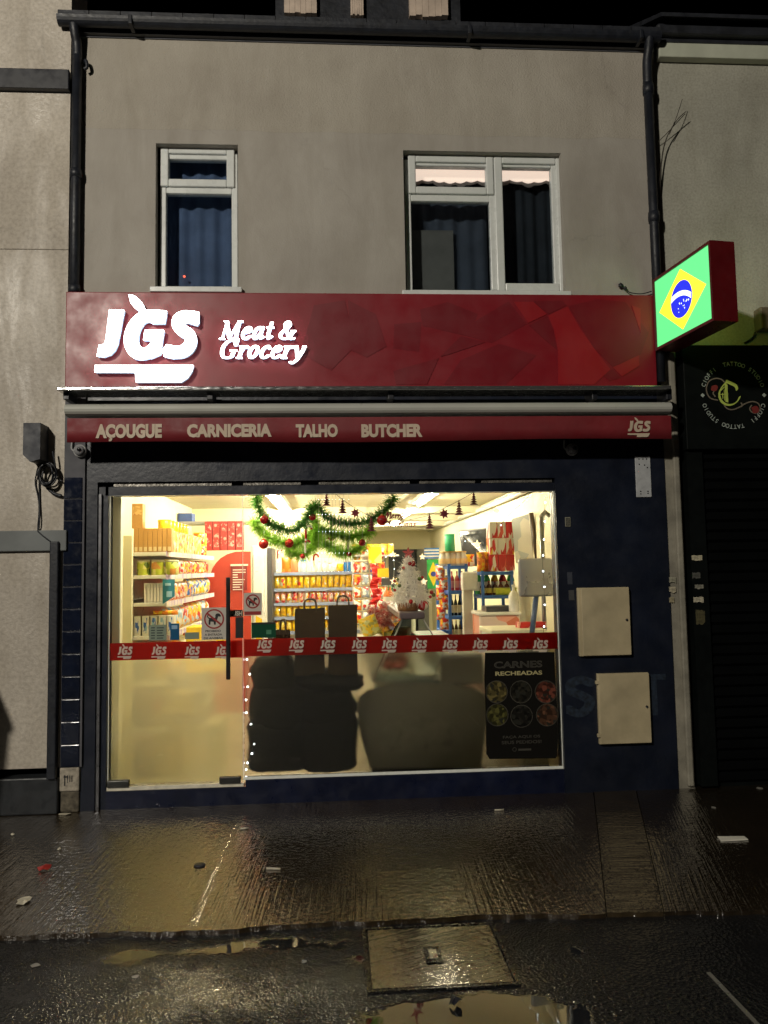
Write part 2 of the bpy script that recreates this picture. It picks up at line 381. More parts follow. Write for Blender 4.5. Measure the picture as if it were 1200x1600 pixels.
def wet_concrete(name, ang, base=(.040, .027, .014), seed=0.0, amp=1.0):
    m, n, l, p = principled(name); tc = n.new('ShaderNodeTexCoord'); mp = n.new('ShaderNodeMapping'); mp.inputs['Rotation'].default_value = (0, 0, ang); mp.inputs['Location'].default_value = (seed, seed*.7, 0)
    l.new(tc.outputs['Object'], mp.inputs['Vector']); v = mp.outputs['Vector']
    ms = n.new('ShaderNodeMapping'); ms.inputs['Scale'].default_value = (62, 1.6, 1); l.new(v, ms.inputs['Vector'])
    broom = noise(n, l, ms.outputs['Vector'], 1.0, 2.5, .6, .12)
    m2 = n.new('ShaderNodeMapping'); m2.inputs['Scale'].default_value = (9, .7, 1); l.new(v, m2.inputs['Vector']); broad = noise(n, l, m2.outputs['Vector'], 1, 4)
    big = noise(n, l, v, 1.6, 5, .6); worn = noise(n, l, v, 2.1, 4, .55, .5)
    l.new(ramp(n, l, big, [(.3, tuple(c*.6 for c in base)), (.7, base)]), p.inputs['Base Color'])
    l.new(ramp(n, l, noise(n, l, v, 3.4, 5), [(.35, .09), (.65, .20)]), p.inputs['Roughness'])
    k = ramp(n, l, worn, [(.36, .35), (.55, 1.0)])                      # patches where the broom marks are worn off
    hm = n.new('ShaderNodeMath'); hm.operation = 'MULTIPLY'; l.new(broom, hm.inputs[0]); l.new(k, hm.inputs[1])
    nn = bump(n, l, hm.outputs[0], 1, .0065); nn = bump(n, l, broad, .6, .006, nn); nn = bump(n, l, noise(n, l, v, 34, 2, .5), 1, .005, nn)
    l.new(nn, p.inputs['Normal'])
    p.inputs['Coat Weight'].default_value = .9; p.inputs['Coat Roughness'].default_value = .07; p.inputs['Coat IOR'].default_value = 2.05
    cn = bump(n, l, hm.outputs[0], 1, .0060*amp); cn = bump(n, l, broad, .6, .006*amp, cn); cn = bump(n, l, noise(n, l, v, 34, 2, .5), 1, .0040*amp, cn); l.new(cn, p.inputs['Coat Normal']); return m
ASPH = wet_asphalt(); ASPH2 = wet_asphalt(); ASPH2.name = 'older_asphalt'
for nd in ASPH2.node_tree.nodes:
    if nd.type == 'TEX_VORONOI': nd.inputs['Scale'].default_value = 60
    if nd.type == 'MAP_RANGE': nd.inputs['To Min'].default_value *= .2
def sheet_obj(name, pts, z0, z1, m, kind='structure'):
    o = MB().prism([(x, y, z0) for x, y in pts], (0, 0, z1-z0)).build(name, m); tag(o, kind=kind); return o
sheet_obj('pavement', [(-60, -60), (60, -60), (60, 40), (-60, 40)], -.30, -.022, ASPH)
sheet_obj('pavement', [(G(928, 1600).x-.05, -9), (30, -9), (30, -.5), (G(905, 1424).x, -.5), (G(905, 1424).x, G(905, 1424).y), (G(918, 1480).x, G(918, 1480).y), (G(926, 1540).x, G(926, 1540).y), (G(928, 1600).x, G(928, 1600).y)], -.1, -.018, ASPH2)
def edge(x): return G(min(max(x, -400), 1600), 1464 - 42*x/1200 + (3.5*math.sin(x*.0065) + 1.3*math.sin(x*.021+1) + .8*math.sin(x*.057) + .5*math.sin(x*.19)), -.01)
pe = [edge(x) for x in range(-400, 1601, 5)]
def strip(a, b, gap=.003):                  # forecourt slab between two joints (px at the wall, px at the front edge)
    wa0, wa1 = (a[0], a[1]); xs = [p for p in pe if (a[1] < p.x < b[1])]
    return [(a[0]+gap, .10)] + [(a[1]+gap, (xs[0].y if xs else -2))] + [(p.x, p.y) for p in xs] + [(b[1]-gap, xs[-1].y), (b[0]-gap, .10)]
j1t, j1b = G(945, 1245).x, G(945, 1424).x; j2t, j2b = G(1010, 1240).x, G(1036, 1424).x
lf, rg = pe[0].x, pe[-1].x
sheet_obj('forecourt', strip((lf, lf), (j1t, j1b)), -.28, 0.0, wet_concrete('wet_concrete', .04))
sheet_obj('forecourt', strip((j1t, j1b), (j2t, j2b)), -.28, 0.004, wet_concrete('wet_concrete_cross', PI/2+.05, (.050, .036, .019), 3.0))
sheet_obj('forecourt', strip((j2t, j2b), (rg, rg)), -.28, 0.001, wet_concrete('wet_concrete_dark', .3, (.028, .020, .012), 7.0))

# ================================================================== materials used outside
REND = render_wall('roughcast', (.50, .47, .42), (.40, .37, .33), Z(208, 0, 520), 75, .55)
REND_L = render_wall('wet_render', (.52, .47, .40), (.38, .34, .29), None, 38, .35, .42)
REND_R = render_wall('smooth_render', (.46, .45, .38), (.32, .31, .26), None, 60, .18)
NAVY = mat('navy_paint', (.0085, .0115, .022), .38, var=.3, vs=3, bmp=.15, bs=30)
NAVYT = mat('navy_tile', (.007, .010, .022), .16, var=.3, vs=8, bmp=.05, bs=12)
GROUT = mat('grout', (.085, .085, .095), .8)
BLACKP = mat('black_paint', (.012, .013, .018), .4, var=.3)
CASTIRON = mat('black_pipe', (.010, .012, .018), .5, var=.4, vs=12, bmp=.2, bs=40)
SLATE = mat('roof_slate', (.02, .022, .028), .5, var=.4, vs=9, bmp=.4, bs=30)
UPVC = mat('white_upvc', (.62, .64, .62), .3, var=.06, vs=5)
RUBBER = mat('black_gasket', (.015, .015, .015), .6)
GLASS = glass_pane('window_glass')
GLASSU = glass_pane('upper_glass', (.85, .88, .9), 1.3)
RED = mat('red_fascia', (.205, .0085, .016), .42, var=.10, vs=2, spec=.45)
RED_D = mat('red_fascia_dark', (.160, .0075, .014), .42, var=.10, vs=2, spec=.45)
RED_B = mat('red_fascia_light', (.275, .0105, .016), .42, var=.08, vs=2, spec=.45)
ALU = mat('wet_aluminium', (.55, .55, .55), .18, .9, var=.1, vs=14, stretch=(.5, 4, 4), rvar=.12, bmp=.12, bs=25)
PELMET = mat('awning_cassette', (.42, .42, .38), .35, var=.08, vs=2)
VAL = mat('red_canvas', (.17, .010, .015), .6, var=.12, vs=5, bmp=.25, bs=14)
CREAM = mat('cream_print', (.50, .40, .30), .6, var=.08)
LETTER = emit('lit_letter', (1.0, .99, .96), 11.0)
LSIDE = emit('lit_letter_side', (.62, .80, 1.0), .35)
def wall_holes(mb, x0, x1, z0, z1, yf, th, holes):
    xs = sorted({x0, x1, *[h[0] for h in holes], *[h[2] for h in holes]}); zs = sorted({z0, z1, *[h[1] for h in holes], *[h[3] for h in holes]})
    for i in range(len(xs)-1):
        for j in range(len(zs)-1):
            a, b, c, d = xs[i], xs[i+1], zs[j], zs[j+1]
            if any(h[0] <= a and b <= h[2] and h[1] <= c and d <= h[3] for h in holes): continue
            for y in (yf, yf+th): mb.add([(a, y, c), (b, y, c), (b, y, d), (a, y, d)], [[0, 1, 2, 3]])
    for a, c, b, d in holes + [(x0, z0, x1, z1)]:
        for p, q in (((a, c), (b, c)), ((b, c), (b, d)), ((b, d), (a, d)), ((a, d), (a, c))):
            mb.add([(p[0], yf, p[1]), (q[0], yf, q[1]), (q[0], yf+th, q[1]), (p[0], yf+th, p[1])], [[0, 1, 2, 3]])
    return mb
def frame_bar(mb, x0, z0, x1, z1, wd, yf, yb, bev=.006):     # rectangular frame of four bars, butted
    mb.box((x0, yf, z0), (x0+wd, yb, z1), bev); mb.box((x1-wd, yf, z0), (x1, yb, z1), bev)
    mb.box((x0+wd, yf+.001, z0), (x1-wd, yb-.001, z0+wd), bev); mb.box((x0+wd, yf+.001, z1-wd), (x1-wd, yb-.001, z1), bev); return mb

# ================================================================== SHOP BUILDING
XL, XR = X(122, 0, 300), X(1016, 0, 200)
ZE = Z(66, 0, 500)
shop = thing('shop_building', 'two storey rendered shop building with lit glass front', 'building', (.3, 0, 0))
H1 = (X(243, 0, 340), Z(453, 0, 307), X(372, 0, 340), Z(225, 0, 307)); H2 = (X(632, 0, 350), Z(459, 0, 757), X(880, 0, 350), Z(237, 0, 757))
ZF0 = Z(606, 0, 560)
wall_holes(MB(), XL-.05, XR+.05, ZF0-.25, ZE+.05, 0, .28, [H1, H2]).build('wall', REND, shop)
MB().box((XL-.05, -.012, Z(69, 0, 500)), (XR+.04, -.001, ZE+.03)).build('wall_plate', mat('grey_trim', (.10, .105, .12), .6), shop)
# eaves: black fascia board, soffit, gutter, roof
GY = -.10
gz = ZE - .012
MB().box((XL-.10, GY+.055, gz+.004), (XR+.05, 0.2, gz+.10)).build('eaves_board', BLACKP, shop)
gut = MB()
prof = [(GY-.05*math.cos(a), gz+.068-.056*math.sin(a)) for a in np.linspace(0, PI, 10)]
gut.prism([(XL-.12, y, z) for y, z in prof] + [(XL-.12, y+(.008 if y < GY else -.008), z+.006) for y, z in prof[::-1]], (XR-XL+.18, 0, 0))
for x in (XL+.4, XR-1.4, XR-.1): gut.box((x-.014, GY-.058, gz+.004), (x+.014, GY+.05, gz+.072), .005)
gut.build('gutter', CASTIRON, shop)
roof = MB()
for k in range(14):
    y0, y1 = GY-.02+k*.30, GY-.02+(k+1)*.30+.04; za, zb = gz+.10+k*.16, gz+.10+(k+1)*.16+.01
    for c in range(20):
        xa = XL-.12 + c*(XR-XL+.18)/20
        roof.prism([(xa, y0, za+.02), (xa, y1, zb+.0), (xa, y1, zb-.05), (xa, y0, za-.01)], ((XR-XL+.18)/20-.006, 0, 0))
roof.build('roof', SLATE, shop)
# dormer with pale boards just showing over the gutter
dorm = MB().box((X(430, .95, 10), .98, gz+.55), (X(720, .95, 10), 2.6, gz+2.2)).build('dormer', SLATE, shop)
for xa, xb, yb in ((444, 495, 19), (548, 568, 22), (640, 700, 24)):
    a, b = W(xa, yb, .92), W(xb, 0, .92); mb = MB(); nn = 6
    for i in range(nn):
        x0 = a.x+(b.x-a.x)*i/nn; x1 = a.x+(b.x-a.x)*(i+1)/nn
        mb.box((x0, .92-.004*(i % 2), a.z+random.uniform(-.01, .012)), (x1-.002, .975, a.z+1.0))
    mb.build('dormer_board', mat('pale_board', (.52, .42, .34), .7, var=.2, vs=9), dorm)

def upper_window(H, parts, label=None):
    x0, z0, x1, z1 = H
    f = MB(); frame_bar(f, x0+.014, z0+.012, x1-.012, z1-.03, .045, .075, .135)
    win = f.build('window', UPVC, shop)
    MB().box((x0-.03, -.045, z0-.03), (x1+.03, .10, z0+.010), .006).build('sill', UPVC, win)
    MB().box((x0+.002, .085, z0+.012), (x0+.012, .13, z1)).box((x0+.012, .085, z1-.028), (x1, .13, z1-.002)).build('gap_seal', RUBBER, win)
    return win
def pxr(x0, y0, x1, y1, Y=.09): a = W(x0, y1, Y); b = W(x1, y0, Y); return a.x, a.z, b.x, b.z
w1 = upper_window(H1, None)
a = pxr(251, 297, 367, 303); MB().box((H1[0]+.06, .076, a[1]), (H1[2]-.058, .134, a[3]+.012), .004).build('transom', UPVC, w1)
def sash(win, r, wd, yf=.055):
    s = frame_bar(MB(), *r, wd, yf, .125, .008).build('sash', UPVC, win); return s
sv = pxr(252, 233, 367, 294); sash(w1, sv, .058)
MB().box((sv[0]+.05, .095, sv[1]+.05), (sv[2]-.05, .103, sv[3]-.05)).build('pane', GLASSU, w1)
a = pxr(253, 305, 365, 448); MB().box((a[0]-.01, .100, a[1]-.01), (a[2]+.01, .108, a[3]+.01)).build('pane', GLASSU, w1)
w2 = upper_window(H2, None)
a = pxr(768, 245, 778, 455); MB().box((a[0], .074, H2[1]+.057), (a[2], .136, H2[3]-.075), .005).build('mullion', UPVC, w2); mx0, mx1 = a[0], a[2]
s1 = pxr(638, 247, 769, 305); sash(w2, s1, .056); MB().box((s1[0]+.05, .095, s1[1]+.05), (s1[2]-.05, .103, s1[3]-.05)).build('pane', GLASSU, w2)
a = pxr(640, 306, 769, 315); MB().box((H2[0]+.06, .077, a[1]), (mx0, .133, a[3]), .004).build('transom', UPVC, w2)
a = pxr(642, 315, 766, 455); MB().box((a[0]-.01, .100, a[1]-.01), (a[2]+.01, .108, a[3]+.01)).build('pane', GLASSU, w2)
s2 = pxr(776, 248, 878, 457); sash(w2, s2, .062); MB().box((s2[0]+.055, .095, s2[1]+.055), (s2[2]-.055, .103, s2[3]-.055)).build('pane', GLASSU, w2)
# the dark rooms upstairs
ROOM = mat('dim_room', (.085, .105, .145), .9, var=.25, vs=1.5)
for H in (H1, H2):
    b = bmesh.new(); bmesh.ops.create_cube(b, size=1)
    for v in b.verts: v.co = Vector((v.co.x*(H[2]-H[0]+.5)+(H[0]+H[2])/2, v.co.y*.9+.285+.45, v.co.z*(H[3]-H[1]+.5)+(H[1]+H[3])/2))
    bmesh.ops.delete(b, geom=[f for f in b.faces if f.calc_center_median().y < .3], context='FACES')
    MB().bm(b).build('upstairs_room', ROOM, shop)
# scalloped blind with its glow put in as emission, and an inner door
for xa, xb in ((642, 763), (778, 872)):
    a, b = W(xa, 281, .2), W(xb, 262, .2); n = 7 if xb < 770 else 5; mb = MB(); pts = []
    for i in range(n*6+1): t = i/(n*6); pts.append((a.x+(b.x-a.x)*t, .20, a.z-.012*abs(math.sin(t*n*PI))+.008*math.sin(t*9)))
    mb.prism(pts + [(b.x, .20, b.z), (a.x, .20, b.z)], (0, .012, 0)).build('glow_blind', emit('glow_blind', (1, .76, .60), 1.15, False), w2)
    MB().prism([(p[0], .214, p[2]+.006-.030-.008*math.sin(i*.5)) for i, p in enumerate(pts)] + [(b.x, .214, b.z-.03), (a.x, .214, b.z-.03)], (0, .008, 0)).build('blind_fringe', mat('grey_cloth', (.16, .14, .13), .9), w2)
a = pxr(645, 360, 708, 470, .24); frame_bar(MB(), a[0]-.05, a[1]-.05, a[2], a[3], .008, .24, .25, .001).box((a[0]-.04, .242, a[1]-.04), (a[2]-.009, .247, a[3]-.009)).build('leaning_board', mat('leaning_board', (.14, .135, .12), .7), shop)
def pane_tint(r, y, col, name, par):  # made-up wavy sheet behind a pane, coloured to give the pane its tone
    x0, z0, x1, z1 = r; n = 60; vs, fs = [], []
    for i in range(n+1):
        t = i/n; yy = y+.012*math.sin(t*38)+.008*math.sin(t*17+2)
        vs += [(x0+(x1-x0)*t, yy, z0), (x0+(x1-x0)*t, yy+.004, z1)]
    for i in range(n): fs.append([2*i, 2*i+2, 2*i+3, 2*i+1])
    MB().add(vs, fs, True).build('pane_tint', mat(name, col, .9, var=.25, vs=4), par)
pane_tint((H1[0]-.05, H1[1]+.02, H1[2]+.05, H1[3]), .24, (.105, .150, .26), 'flare_tint', w1)  # lens-flare blue put into the sheet's colour
pane_tint((H2[0]-.05, H2[1]-.05, (mx0+mx1)/2-.02, W(700, 296, .28).z), .285, (.050, .062, .085), 'slate_tint', w2)
pane_tint(((mx0+mx1)/2, H2[1]-.05, H2[2]+.05, W(700, 286, .28).z), .285, (.016, .021, .028), 'dark_tint', w2)
# ornaments on the sill behind the small window
JAR = mat('jar_glass', (.35, .36, .38), .15, var=.2)
for i, (px, wd, h) in enumerate(((288, .016, .07), (305, .02, .055), (322, .026, .075), (337, .03, .08), (351, .022, .09))):
    c = W(px, 447, .19); c.z = H1[1]+.012
    o = MB().lathe([(wd*.8, 0), (wd, h*.2), (wd*.9, h*.6), (wd*.45, h*.75), (wd*.5, h)], c, 10).build('ornament', JAR, None, c)
    tag(o, f'small glass ornament on the sill inside the narrow upstairs window, {ORD[i]} from its red-lit end', 'ornament', 'ornaments on the upstairs window sill')
tag(MB().ball(W(288, 432, .19), .009).build('indicator_light', emit('red_led', (1, .12, .06), 3, False), None, W(288, 432, .19)), 'tiny red light glowing above the ornaments in the narrow upstairs window', 'light')
MB().box((H1[0]-.1, .165, H1[1]-.12), (H1[2]+.1, .284, H1[1]+.011)).build('inner_sill', ROOM, shop)

# ---------------------------------------------------------------- shopfront (parts of the building)
zg = 0.0
DL, DR, WR_ = X(171, 0, 1000), X(380.5, 0, 1000), X(872, 0, 1000)      # glass left, door/window seam, glass right
ZT = Z(771, 0, 500)                                                  # top of the glass
ZDB, ZWB = Z(1226, 0, 270), Z(1206, 0, 600)
XPL, XPR = X(97, -.05, 1000), X(1046, -.03, 900)
ZVB = Z(690, -.03, 560)
# head board between glass and awning, with the shutter slot
MB().box((X(128, -.03, 800), -.03, Z(750, -.03)), (XPR, .12, ZF0+.1)).build('head_board', NAVY, shop)
MB().box((X(165, -.01, 765), -.012, ZT), (X(866, -.01, 765), .10, Z(757.5, -.01))).build('door_head', NAVY, shop)
sl = MB()
for xa, xb in ((178, 362), (380, 470), (498, 640), (655, 742), (752, 862)):
    sl.box((X(xa, .0, 754), -.004, Z(757, 0)), (X(xb, .0, 754), .02, Z(752.5, 0)))
sl.build('shutter_edge', mat('shutter_lath', (.5, .47, .42), .25, .8, var=.4, vs=30), shop)
MB().box((X(160, .03, 754), .03, Z(760, 0)), (X(868, .03, 754), .11, Z(748, 0))).build('shutter_slot', BLACKP, shop)
# pilasters and panels
jl = MB().box((X(128, -.03, 1000), -.03, zg), (X(150, -.03, 1000), .12, Z(750, -.03))).box((X(150, -.012, 1000)+.0, -.012, zg), (DL-.012, .10, Z(757.5, -.01)))
jl.build('door_jamb', NAVY, shop)
MB().box((X(152, -.03, 1000), -.034, zg), (X(157, -.03, 1000), -.0125, Z(768, -.03)), .003).build('shutter_guide', mat('dull_alu', (.20, .20, .21), .35, .7), shop)
MB().box((X(882, -.03, 1000)-.03, -.03, zg), (XPR, .12, Z(750, -.03))).box((WR_+.008, -.010, zg+.1), (X(882, -.03, 1000)-.03, .10, Z(757.5, -.01))).build('side_panel', NAVY, shop)
til = MB(); th = .152
tx0, tx1 = XPL, X(127, -.05, 1000)
z = .30
while z < Z(745, -.05):
    for xa, xb in ((tx0+.003, tx1-.003),):
        til.box((xa, -.06, z+.003), (xb, -.045, min(z+th-.003, ZVB+.15)), .004)
    z += th
til.build('tiled_pilaster', NAVYT, shop)
MB().box((tx0, -.052, .30), (tx1+.012, .12, ZF0)).build('pilaster_core', GROUT, shop)
pb = MB().box((tx0-.004, -.058, .14), (tx1-.002, .1, .298), .01)
pb.build('bare_render_patch', mat('bare_render', (.34, .30, .24), .9, var=.5, vs=18, bmp=.6, bs=40), shop)
MB().box((tx0, -.050, 0), (tx1-.004, .1, .14), .012).build('broken_base', mat('broken_brick', (.10, .085, .06), .9, var=.6, vs=22, bmp=1, bs=30), shop)
MB().box((tx0+.030, -.061, .18), (tx0+.036, -.0575, .25)).box((tx0+.05, -.061, .20), (tx0+.054, -.0575, .25)).box((tx0+.064, -.061, .205), (tx0+.068, -.0575, .248)).box((tx0+.078, -.061, .205), (tx0+.082, -.0575, .246)).box((tx0+.026, -.0608, .235), (tx0+.05, -.0574, .243)).build('patch_scratch', BLACKP, shop)
MB().box((DL-.012, -.014, zg), (WR_+.05, .10, ZDB-.03)).box((DR+.012, -.016, ZDB-.03), (WR_+.05, .10, ZWB-.022)).build('stall_riser', mat('navy_riser', (.006, .009, .027), .35, var=.3, vs=4), shop)
# faded letters sprayed on the side panel
gr = MB(); R = Ras(0, 0, 100, 80, 6)
R.nib([(38, 14), (24, 8), (10, 14), (8, 28), (24, 38), (36, 48), (32, 64), (18, 72), (4, 64)], 8, 8, 0)
vf = fill(R.loops(3, .3), .002); a = W(885, 1122, -.0315); b = W(930, 1055, -.0315)
gr.add(*onto(fit(vf, a.x, a.z, b.x, b.z), (0, -.0316, 0), *FRONT)); FADE = mat('faded_blue', (.011, .019, .034), .6, var=.7, vs=30); gr.build('faded_letter', FADE, shop); gr = MB()
for x0, y0, x1, y1 in ((1005, 1053, 1040, 1063), (1013, 1063, 1026, 1118)):
    a = W(x0, y1, -.0315); b = W(x1, y0, -.0315); gr.box((a.x, -.0325, a.z), (b.x, -.0306, b.z))
gr.build('faded_letter', FADE, shop)

# ---------------------------------------------------------------- glass door and shop window
FILMD = frosted('frosted_film', .15, .33, (.99, .96, .78)); FILMW = frosted('frosted_film_window', .26, .010, (.95, .93, .86))
BAND = sheet('red_band', (.40, .045, .034), .68); BANDL = sheet('band_logo', (.85, .78, .70), .6)
LITE = mat('glass_edge', (.82, .84, .78), .25, var=.05)
zb1d, zb0d = Z(1003, 0, 275), Z(1030, 0, 275); zb1w, zb0w = Z(993.5, 0, 625), Z(1020, 0, 625)
door = thing('shop_door', 'full height glass door with red logo band and black pull bar', 'door', ((DL+DR)/2, 0, ZDB))
MB().box((DL, 0, ZDB), (DR-.006, .010, ZT-.004)).build('pane', GLASS, door)
MB().box((DL+.014, .0125, ZDB+.012), (DR-.010, .0145, zb0d)).build('frosted_film', FILMD, door)
MB().box((DL-.004, -.002, ZDB), (DL-.0005, .012, ZT-.004)).box((DR-.0055, -.002, ZDB), (DR-.003, .012, ZT-.004)).build('glass_edge', LITE, door)
a = X(166, 0, 1222); MB().box((DL-.01, -.004, ZDB-.028), (DR-.004, .03, ZDB-.004)).build('threshold', mat('threshold', (.66, .62, .50), .4, var=.2, vs=12), door)
PATCH = mat('patch_fitting', (.06, .06, .055), .4, .6)
for x0, x1 in ((X(168, 0, 1220), X(202, 0, 1220)), (X(343, 0, 1215), X(376, 0, 1215))):
    MB().box((x0, -.020, ZDB-.002), (x1, .022, ZDB+.042), .004).build('patch_fitting', PATCH, door)
hx = X(356.5, -.06, 980)
hm = MB().box((hx-.014, -.070, Z(1062, -.06, 357)), (hx+.014, -.046, Z(902, -.06, 357)), .006)
for zz in (Z(1040, -.06, 357), Z(925, -.06, 357)): hm.tube([(hx, -.05, zz), (hx, -.001, zz)], .010)
hm.build('pull_handle', mat('black_bar', (.012, .012, .013), .35), door)
swin = thing('shop_window', 'large fixed shop window with frosted lower half and red logo band', 'window', ((DR+WR_)/2, 0, ZWB))
MB().box((DR+.002, 0, ZWB), (WR_, .010, ZT-.004)).build('pane', GLASS, swin)
MB().box((DR+.004, .0125, ZWB+.010), (WR_-.012, .0145, zb0w)).build('frosted_film', FILMW, swin)
MB().box((WR_, -.004, ZWB), (WR_+.006, .012, ZT-.004)).box((DR+.0, -.006, ZWB-.020), (WR_+.006, .012, ZWB-.001)).build('glass_edge', LITE, swin)
MB().box((DL-.012, -.008, ZT-.0035), (WR_+.01, .011, ZT-.0005)).build('head_seal', LITE, swin)
# ---- the emblem: letters J G S with a leaf, over a cleaver
E_ = Ras(135, 35, 510, 350, 2.0)
E_.poly([(193, 97), (242, 97), (221, 208), (212, 230), (198, 244), (176, 252), (153, 250), (160, 213), (171, 213), (179, 206), (182, 194)])
sx = E_.xx + .17*(E_.yy-180)
opn = (sx > 318) & (E_.yy > 141) & (E_.yy < 165)
d1 = ((sx-314)/70)**2 + ((E_.yy-179)/82)**2 <= 1; d2 = ((sx-316)/25)**2 + ((E_.yy-179)/44)**2 <= 1
gm = d1 & ~d2 & ~opn & (sx < 372)
gm |= (sx > 316) & (sx < 372) & (E_.yy > 97) & (E_.yy < 141) & (E_.yy > 97+.0009*(sx-316)**2)*(sx > 316) & ~((sx < 330) & (E_.yy > 136))
gm &= ~((sx > 330) & (E_.yy > 165) & (E_.yy < 200) & False)
E_.m |= gm
E_.poly([(312, 164), (376, 164), (364, 243), (330, 258), (333, 197), (307, 197)])
E_.nib([(486, 123), (466, 119), (442, 119), (425, 129), (424, 148), (440, 165), (462, 181), (466, 206), (450, 228), (424, 236), (392, 234)], 20, 20, 0)
E_.poly([(470, 99), (498, 104), (489, 148), (462, 140)]); E_.poly([(384, 211), (408, 215), (410, 258), (375, 250)])
E_.poly([(455, 90), (500, 90), (500, 101), (455, 99)], False); E_.m[(E_.xx > 494) & (E_.yy < 250)] = False
lp = dense([(257, 46), (276, 50), (296, 66), (308, 84), (314, 104), (296, 101), (278, 90), (264, 72), (257, 46)], 3); E_.poly([(q[0], q[1]) for q in lp])
E_.poly([(147, 280), (476, 280), (470, 300), (456, 321), (434, 335), (283, 335), (281, 303), (147, 303)])
EMB = E_.loops(3, .30)
def emblem2d(depth, bev=0.0): return fill(EMB, depth, bev)
ew, eh = 476-135, 335-46
def emblem_at(mb, px0, py0, px1, py1, Y, depth, bev=0.0, org2=None):
    vs, fs = emblem2d(depth, bev); a, b = W(px0, py1, Y), W(px1, py0, Y)
    mb.add(*onto(fit((vs, fs), a.x, a.z, b.x, b.z), (0, Y, 0), *FRONT)); return mb
EF = fill([[(x, y) for x, y in L] for L in EMB], 0.0)
def band(parent, xa, xb, z0, z1, pxs, y, py):
    b = MB().box((xa, .0112, z0), (xb, .0122, z1)).build('logo_band', BAND, parent)
    for px in pxs:
        a, c = W(px-11.5, py+13, -.002), W(px+12, py-11, -.002); m = MB()
        m.add(*onto(fit(fill(EMB, .0006), a.x, a.z, c.x, c.z), (0, -.0012, 0), *FRONT)); m.build('band_logo', BANDL, b)
band(door, DL+.002, DR-.009, zb0d, zb1d, (195, 248, 300, 348), 0, 1017)
band(swin, DR+.004, WR_-.002, zb0w, zb1w, (413, 463, 512, 561, 608, 655, 703, 750, 797, 844), 0, 1007)

# ---------------------------------------------------------------- fascia sign
FY = -.09
sg = thing('fascia_sign', 'long red shop sign with glowing white letters above the awning', 'sign', (W(560, 604, FY).x, FY, W(560, 604, FY).z))
a, b = W(101, 612, FY), W(1021, 461, FY)
MB().box((a.x, FY, a.z), (b.x, -.002, b.z), .006).build('panel', RED, sg)
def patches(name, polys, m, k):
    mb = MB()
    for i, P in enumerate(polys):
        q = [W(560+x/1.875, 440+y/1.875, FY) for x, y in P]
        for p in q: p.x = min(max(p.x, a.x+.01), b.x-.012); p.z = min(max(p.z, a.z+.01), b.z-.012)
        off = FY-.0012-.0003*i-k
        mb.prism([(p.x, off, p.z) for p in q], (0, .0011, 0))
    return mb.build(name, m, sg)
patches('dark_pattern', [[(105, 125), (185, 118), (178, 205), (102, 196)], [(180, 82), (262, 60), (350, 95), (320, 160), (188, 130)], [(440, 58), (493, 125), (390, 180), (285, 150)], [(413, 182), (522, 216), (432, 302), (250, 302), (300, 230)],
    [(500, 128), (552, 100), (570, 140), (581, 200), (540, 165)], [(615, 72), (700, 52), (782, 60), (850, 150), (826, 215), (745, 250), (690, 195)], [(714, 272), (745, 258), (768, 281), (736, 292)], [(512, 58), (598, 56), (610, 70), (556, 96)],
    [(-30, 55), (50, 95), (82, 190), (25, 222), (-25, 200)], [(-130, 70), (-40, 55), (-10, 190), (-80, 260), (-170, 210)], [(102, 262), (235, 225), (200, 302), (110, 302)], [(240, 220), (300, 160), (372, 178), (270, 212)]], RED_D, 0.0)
patches('light_pattern', [[(556, 100), (612, 74), (650, 140), (700, 210), (738, 258), (690, 302), (585, 302), (584, 200), (572, 140)], [(455, 60), (512, 60), (552, 96), (497, 122)], [(745, 252), (822, 216), (822, 248), (772, 278)], [(800, 70), (826, 80), (826, 150)]], RED_B, .0036)
